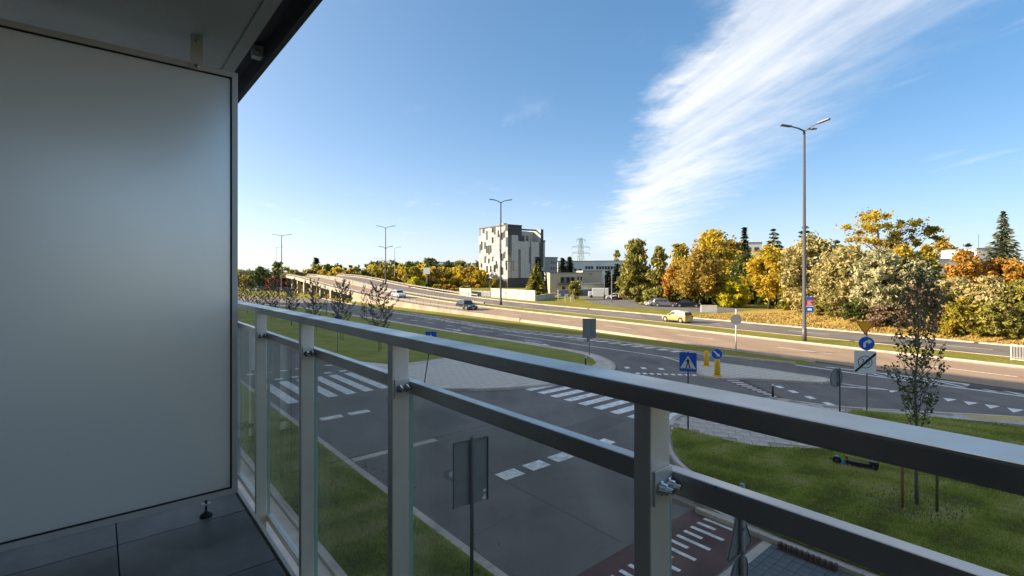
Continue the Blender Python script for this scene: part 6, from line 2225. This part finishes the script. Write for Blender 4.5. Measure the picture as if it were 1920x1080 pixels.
# far tree belt
FAR = [('yellow', 'golden', 612, 505, 34), ('yellow', 'golden', 634, 503, 34), ('orange', 'amber', 655, 504, 36), ('olive', 'olive', 676, 501, 34), ('yellow', 'golden', 697, 499, 40), ('goldgreen', 'gold-green', 718, 497, 36), ('olive', 'olive', 735, 500, 34), ('yellow', 'golden', 752, 496, 38), ('goldgreen', 'gold-green', 772, 498, 36), ('yellow', 'golden', 790, 495, 36), ('orange', 'amber', 812, 504, 30), ('yellow', 'golden', 828, 506, 34), ('goldgreen', 'gold-green', 846, 505, 30), ('yellow', 'golden', 862, 499, 34), ('orange', 'amber', 884, 500, 40), ('yellow', 'golden', 900, 506, 30)]
ORD = ['first', 'second', 'third', 'fourth', 'fifth', 'sixth', 'seventh', 'eighth', 'ninth', 'tenth', 'eleventh', 'twelfth', 'thirteenth', 'fourteenth', 'fifteenth', 'sixteenth']
KN = {'golden': 'round golden', 'amber': 'amber-orange', 'olive': 'olive-green', 'gold-green': 'half green, half gold'}
seen_ = {}
for lm, nm, px, top, w in FAR:
    seen_[nm] = seen_.get(nm, -1) + 1
    y = random.uniform(225, 255)
    T(ORD[seen_[nm]] + ' ' + KN[nm] + ' tree of the far belt, counted from the left', px, 540, top, w * 1.15, y, 'round', lm, ncl=34, per=38, cr=.13, bh=.05, group=nm + ' trees of the far belt')
for i, px in enumerate(range(590, 910, 22)):
    T(ORD[i] + ' dark green skyline tree behind the golden belt, counted from the left', px + random.uniform(-5, 5), 540, random.uniform(486, 494) + (8 if px < 680 else 0), random.uniform(34, 44), random.uniform(300, 330), 'round', 'green' if i % 3 else 'olive', ncl=30, per=34, cr=.14, bh=.05, group='dark skyline trees behind the golden belt')
T('bright yellow round bush beside the far lane of the overpass', 779, 545, 520, 30, 165, 'round', 'lime', 'shrub', 'shrub', ncl=40, per=42, bh=0)
for px, top, w, lm, lb in ((842, 535, 40, 'rust', 'rusty low shrub on the verge left of the panelled block'), (868, 538, 36, 'olive', 'olive low shrub on the verge left of the panelled block'), (818, 534, 34, 'goldgreen', 'gold-green low shrub beside the far guardrail'), (802, 532, 24, 'green', 'dark green low shrub under the billboard')):
    T(lb, px, 552, top, w, 170, 'bush', lm, 'shrub', 'shrub', ncl=26, per=40, cr=.14, bh=0)
CF('lonely pointed conifer on the skyline above the overpass', 593, 486, 12, 330, 'darkspruce', 14)
for px, top, w, lm, lb in ((458, 506, 40, 'olive', 'olive tree at the far left edge by the screen'), (492, 498, 60, 'green', 'big dark green tree at far left behind the white car'), (470, 514, 34, 'goldgreen', 'yellowing low tree at far left'), (530, 500, 40, 'olive', 'dark olive tree behind the far-left lamp'), (554, 507, 40, 'olive', 'olive tree right of the far-left lamp'), (580, 506, 34, 'goldgreen', 'gold-green tree where the overpass meets the skyline'), (520, 494, 18, 'green', 'thin dark tree top behind the far-left lamp')):
    T(lb, px, 540, top, w * 1.1, random.uniform(205, 240), 'round', lm, ncl=42, per=38, cr=.13, bh=.05)
for px, top, w, lb in ((520, 520, 50, 'dark crimson shrub mass left of the far-left lamp'), (552, 520, 44, 'dark crimson shrub mass right of the far-left lamp')):
    T(lb, px, 545, top, w, 190, 'bush', 'crimson', 'shrub', 'shrub', ncl=36, per=40, cr=.14, bh=0)
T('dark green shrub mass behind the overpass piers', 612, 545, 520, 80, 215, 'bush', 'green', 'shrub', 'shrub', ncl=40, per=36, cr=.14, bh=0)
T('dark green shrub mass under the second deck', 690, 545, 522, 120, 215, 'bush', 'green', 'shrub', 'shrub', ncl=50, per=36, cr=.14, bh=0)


def twigs(h, spread, nb, nl, low, r=.035, seg=5):
    """A slim leader with rising forked twigs; leaves hang along the twigs."""
    bm = bmesh.new()
    lx = [random.uniform(-.03, .03) * h * .4 for _ in range(7)]
    lead = [Vector((lx[i] * (i > 0), lx[-i] * (i > 0) * .5, h * .97 * i / 6)) for i in range(7)]
    tube(bm, lead, [r * (1 - .85 * i / 6) for i in range(7)], 7)
    P, K = [], []

    def leader(f):
        i = min(5, int(f * 6)); return lead[i].lerp(lead[i + 1], f * 6 - i)
    for b in range(nb):
        f = low + (.93 - low) * (b + random.random()) / nb
        a = b * 2.4 + random.uniform(-.5, .5)
        sp = spread * math.sin(min(1, (1.04 - f) / .5) * math.pi / 2) * random.uniform(.55, 1.1) * (.7 if f < low + .12 else 1)
        b0 = leader(f)
        e = b0 + Vector((math.cos(a) * sp, math.sin(a) * sp, random.uniform(.6, 1.15) * (h / 5.2) * (1.05 - .45 * f)))
        e.z = min(e.z, h)
        m_ = b0.lerp(e, .5) + Vector((math.cos(a), math.sin(a), -.15)) * sp * .22
        tube(bm, [b0, m_, e], [r * .22, r * .15, r * .06], seg)
        segs = [(b0, m_), (m_, e)]
        for k in range(random.randint(1, 3)):
            q = b0.lerp(m_, random.uniform(.4, 1)) if k == 0 else m_.lerp(e, random.uniform(0, .7))
            a2 = a + random.choice([-1, 1]) * random.uniform(.5, 1.3)
            t_ = q + Vector((math.cos(a2) * sp * .38, math.sin(a2) * sp * .38, random.uniform(.2, .5) * h / 5.2))
            tube(bm, [q, t_], [r * .11, r * .05], 4)
            segs.append((q, t_))
        for i in range(nl):
            s0, s1 = random.choice(segs)
            q = s0.lerp(s1, random.random() ** .7)
            if (q - b0).length < .10: continue
            P.append((q + Vector((random.gauss(0, .035), random.gauss(0, .035), random.gauss(0, .04))))[:])
            K.append(random.random())
    return bm, np.array(P), np.array(K)


# young trees on the left lawn
def sapling(label, p, h, w, group=None, staked=False, n=420):
    root = thing('young_tree', label, 'young tree', p, random.uniform(0, 6), group)
    bm, P, K = twigs(h, w / 2, 40 if not staked else 22, max(8, n // 24), .22, .018)
    obj('trunk', bm, mat('mauve_bark', (0.17, 0.13, 0.11), .9, var=.25, scale=9), root)
    link('crown', leaf_quads('crown', P, .062, LM['sapling'], K), root)
    if staked:
        for a in (0, 2.1, 4.2):
            s = obj('stake', tube(bmesh.new(), [(.32 * math.cos(a), .32 * math.sin(a), 0), (.32 * math.cos(a), .32 * math.sin(a), 1.7)], .03, 6), STAKE_G, root)
        for a, b in ((0, 2.1), (2.1, 4.2), (4.2, 6.3)):
            obj('crossbar', tube(bmesh.new(), [(.33 * math.cos(a), .33 * math.sin(a), 1.55), (.33 * math.cos(b), .33 * math.sin(b), 1.55)], .025, 6), STAKE_G, root)
    else:
        for a in (.5, 3.6): obj('stake', tube(bmesh.new(), [(.3 * math.cos(a), .3 * math.sin(a), 0), (.3 * math.cos(a), .3 * math.sin(a), 1.3)], .025, 6), STAKE, root)
    return root


SAP = ['first bare-branched young tree of the lawn row, nearest the balcony', 'second young tree of the lawn row, by the violet sign', 'third young tree of the lawn row counted from the balcony', 'fourth young tree of the lawn row counted from the balcony', 'fifth young tree of the lawn row counted from the balcony', 'sixth young tree of the lawn row counted from the balcony', 'seventh young tree of the lawn row counted from the balcony', 'last young tree of the lawn row, beside the privacy screen']
p0, p1 = G(712, 661), G(641, 640)
for i in range(8):
    p = p0 + (p1 - p0) * i
    sapling(SAP[i], (p.x, p.y, .11), random.uniform(4.7, 5.5), random.uniform(2.0, 2.7), 'row of young trees on the left lawn', n=1500)
for (px, py), lb in (((683, 600), 'slim staked young tree by the lower road, the nearer of two'), ((610, 592), 'slim staked young tree by the lower road, the farther of two')):
    p = G(px, py)
    sapling(lb, (p.x, p.y, .11), 4.4, 1.1, None, True, 600)

# the young tree on the corner lawn
root = thing('staked_tree', 'slender young tree between wooden stakes on the corner lawn', 'young tree', (TREE_P.x, TREE_P.y, .12))
yT = TREE_P.y
k_ = yT / FPX
bm, P, K = twigs(6.35, .66, 54, 30, .27, .046, 5)
obj('trunk', bm, mat('grey_bark', (0.17, 0.15, 0.12), .9, var=.25, scale=9), root)
link('crown', leaf_quads('crown', P, .044, LM['young'], K, stretch=1.1), root)
for px, py, m, lb in ((1692, 962, STAKE, None), (1757, 972, STAKE_G, None)):
    q = G(px, py) - TREE_P
    obj('stake', tube(bmesh.new(), [(q.x, q.y, 0), (q.x, q.y, 1.75)], .034, 8), m, root)
q0, q1 = G(1692, 962) - TREE_P, G(1757, 972) - TREE_P
obj('crossbar', tube(bmesh.new(), [(q0.x, q0.y, 1.62), (q1.x, q1.y, 1.62)], .03, 6), STAKE, root)
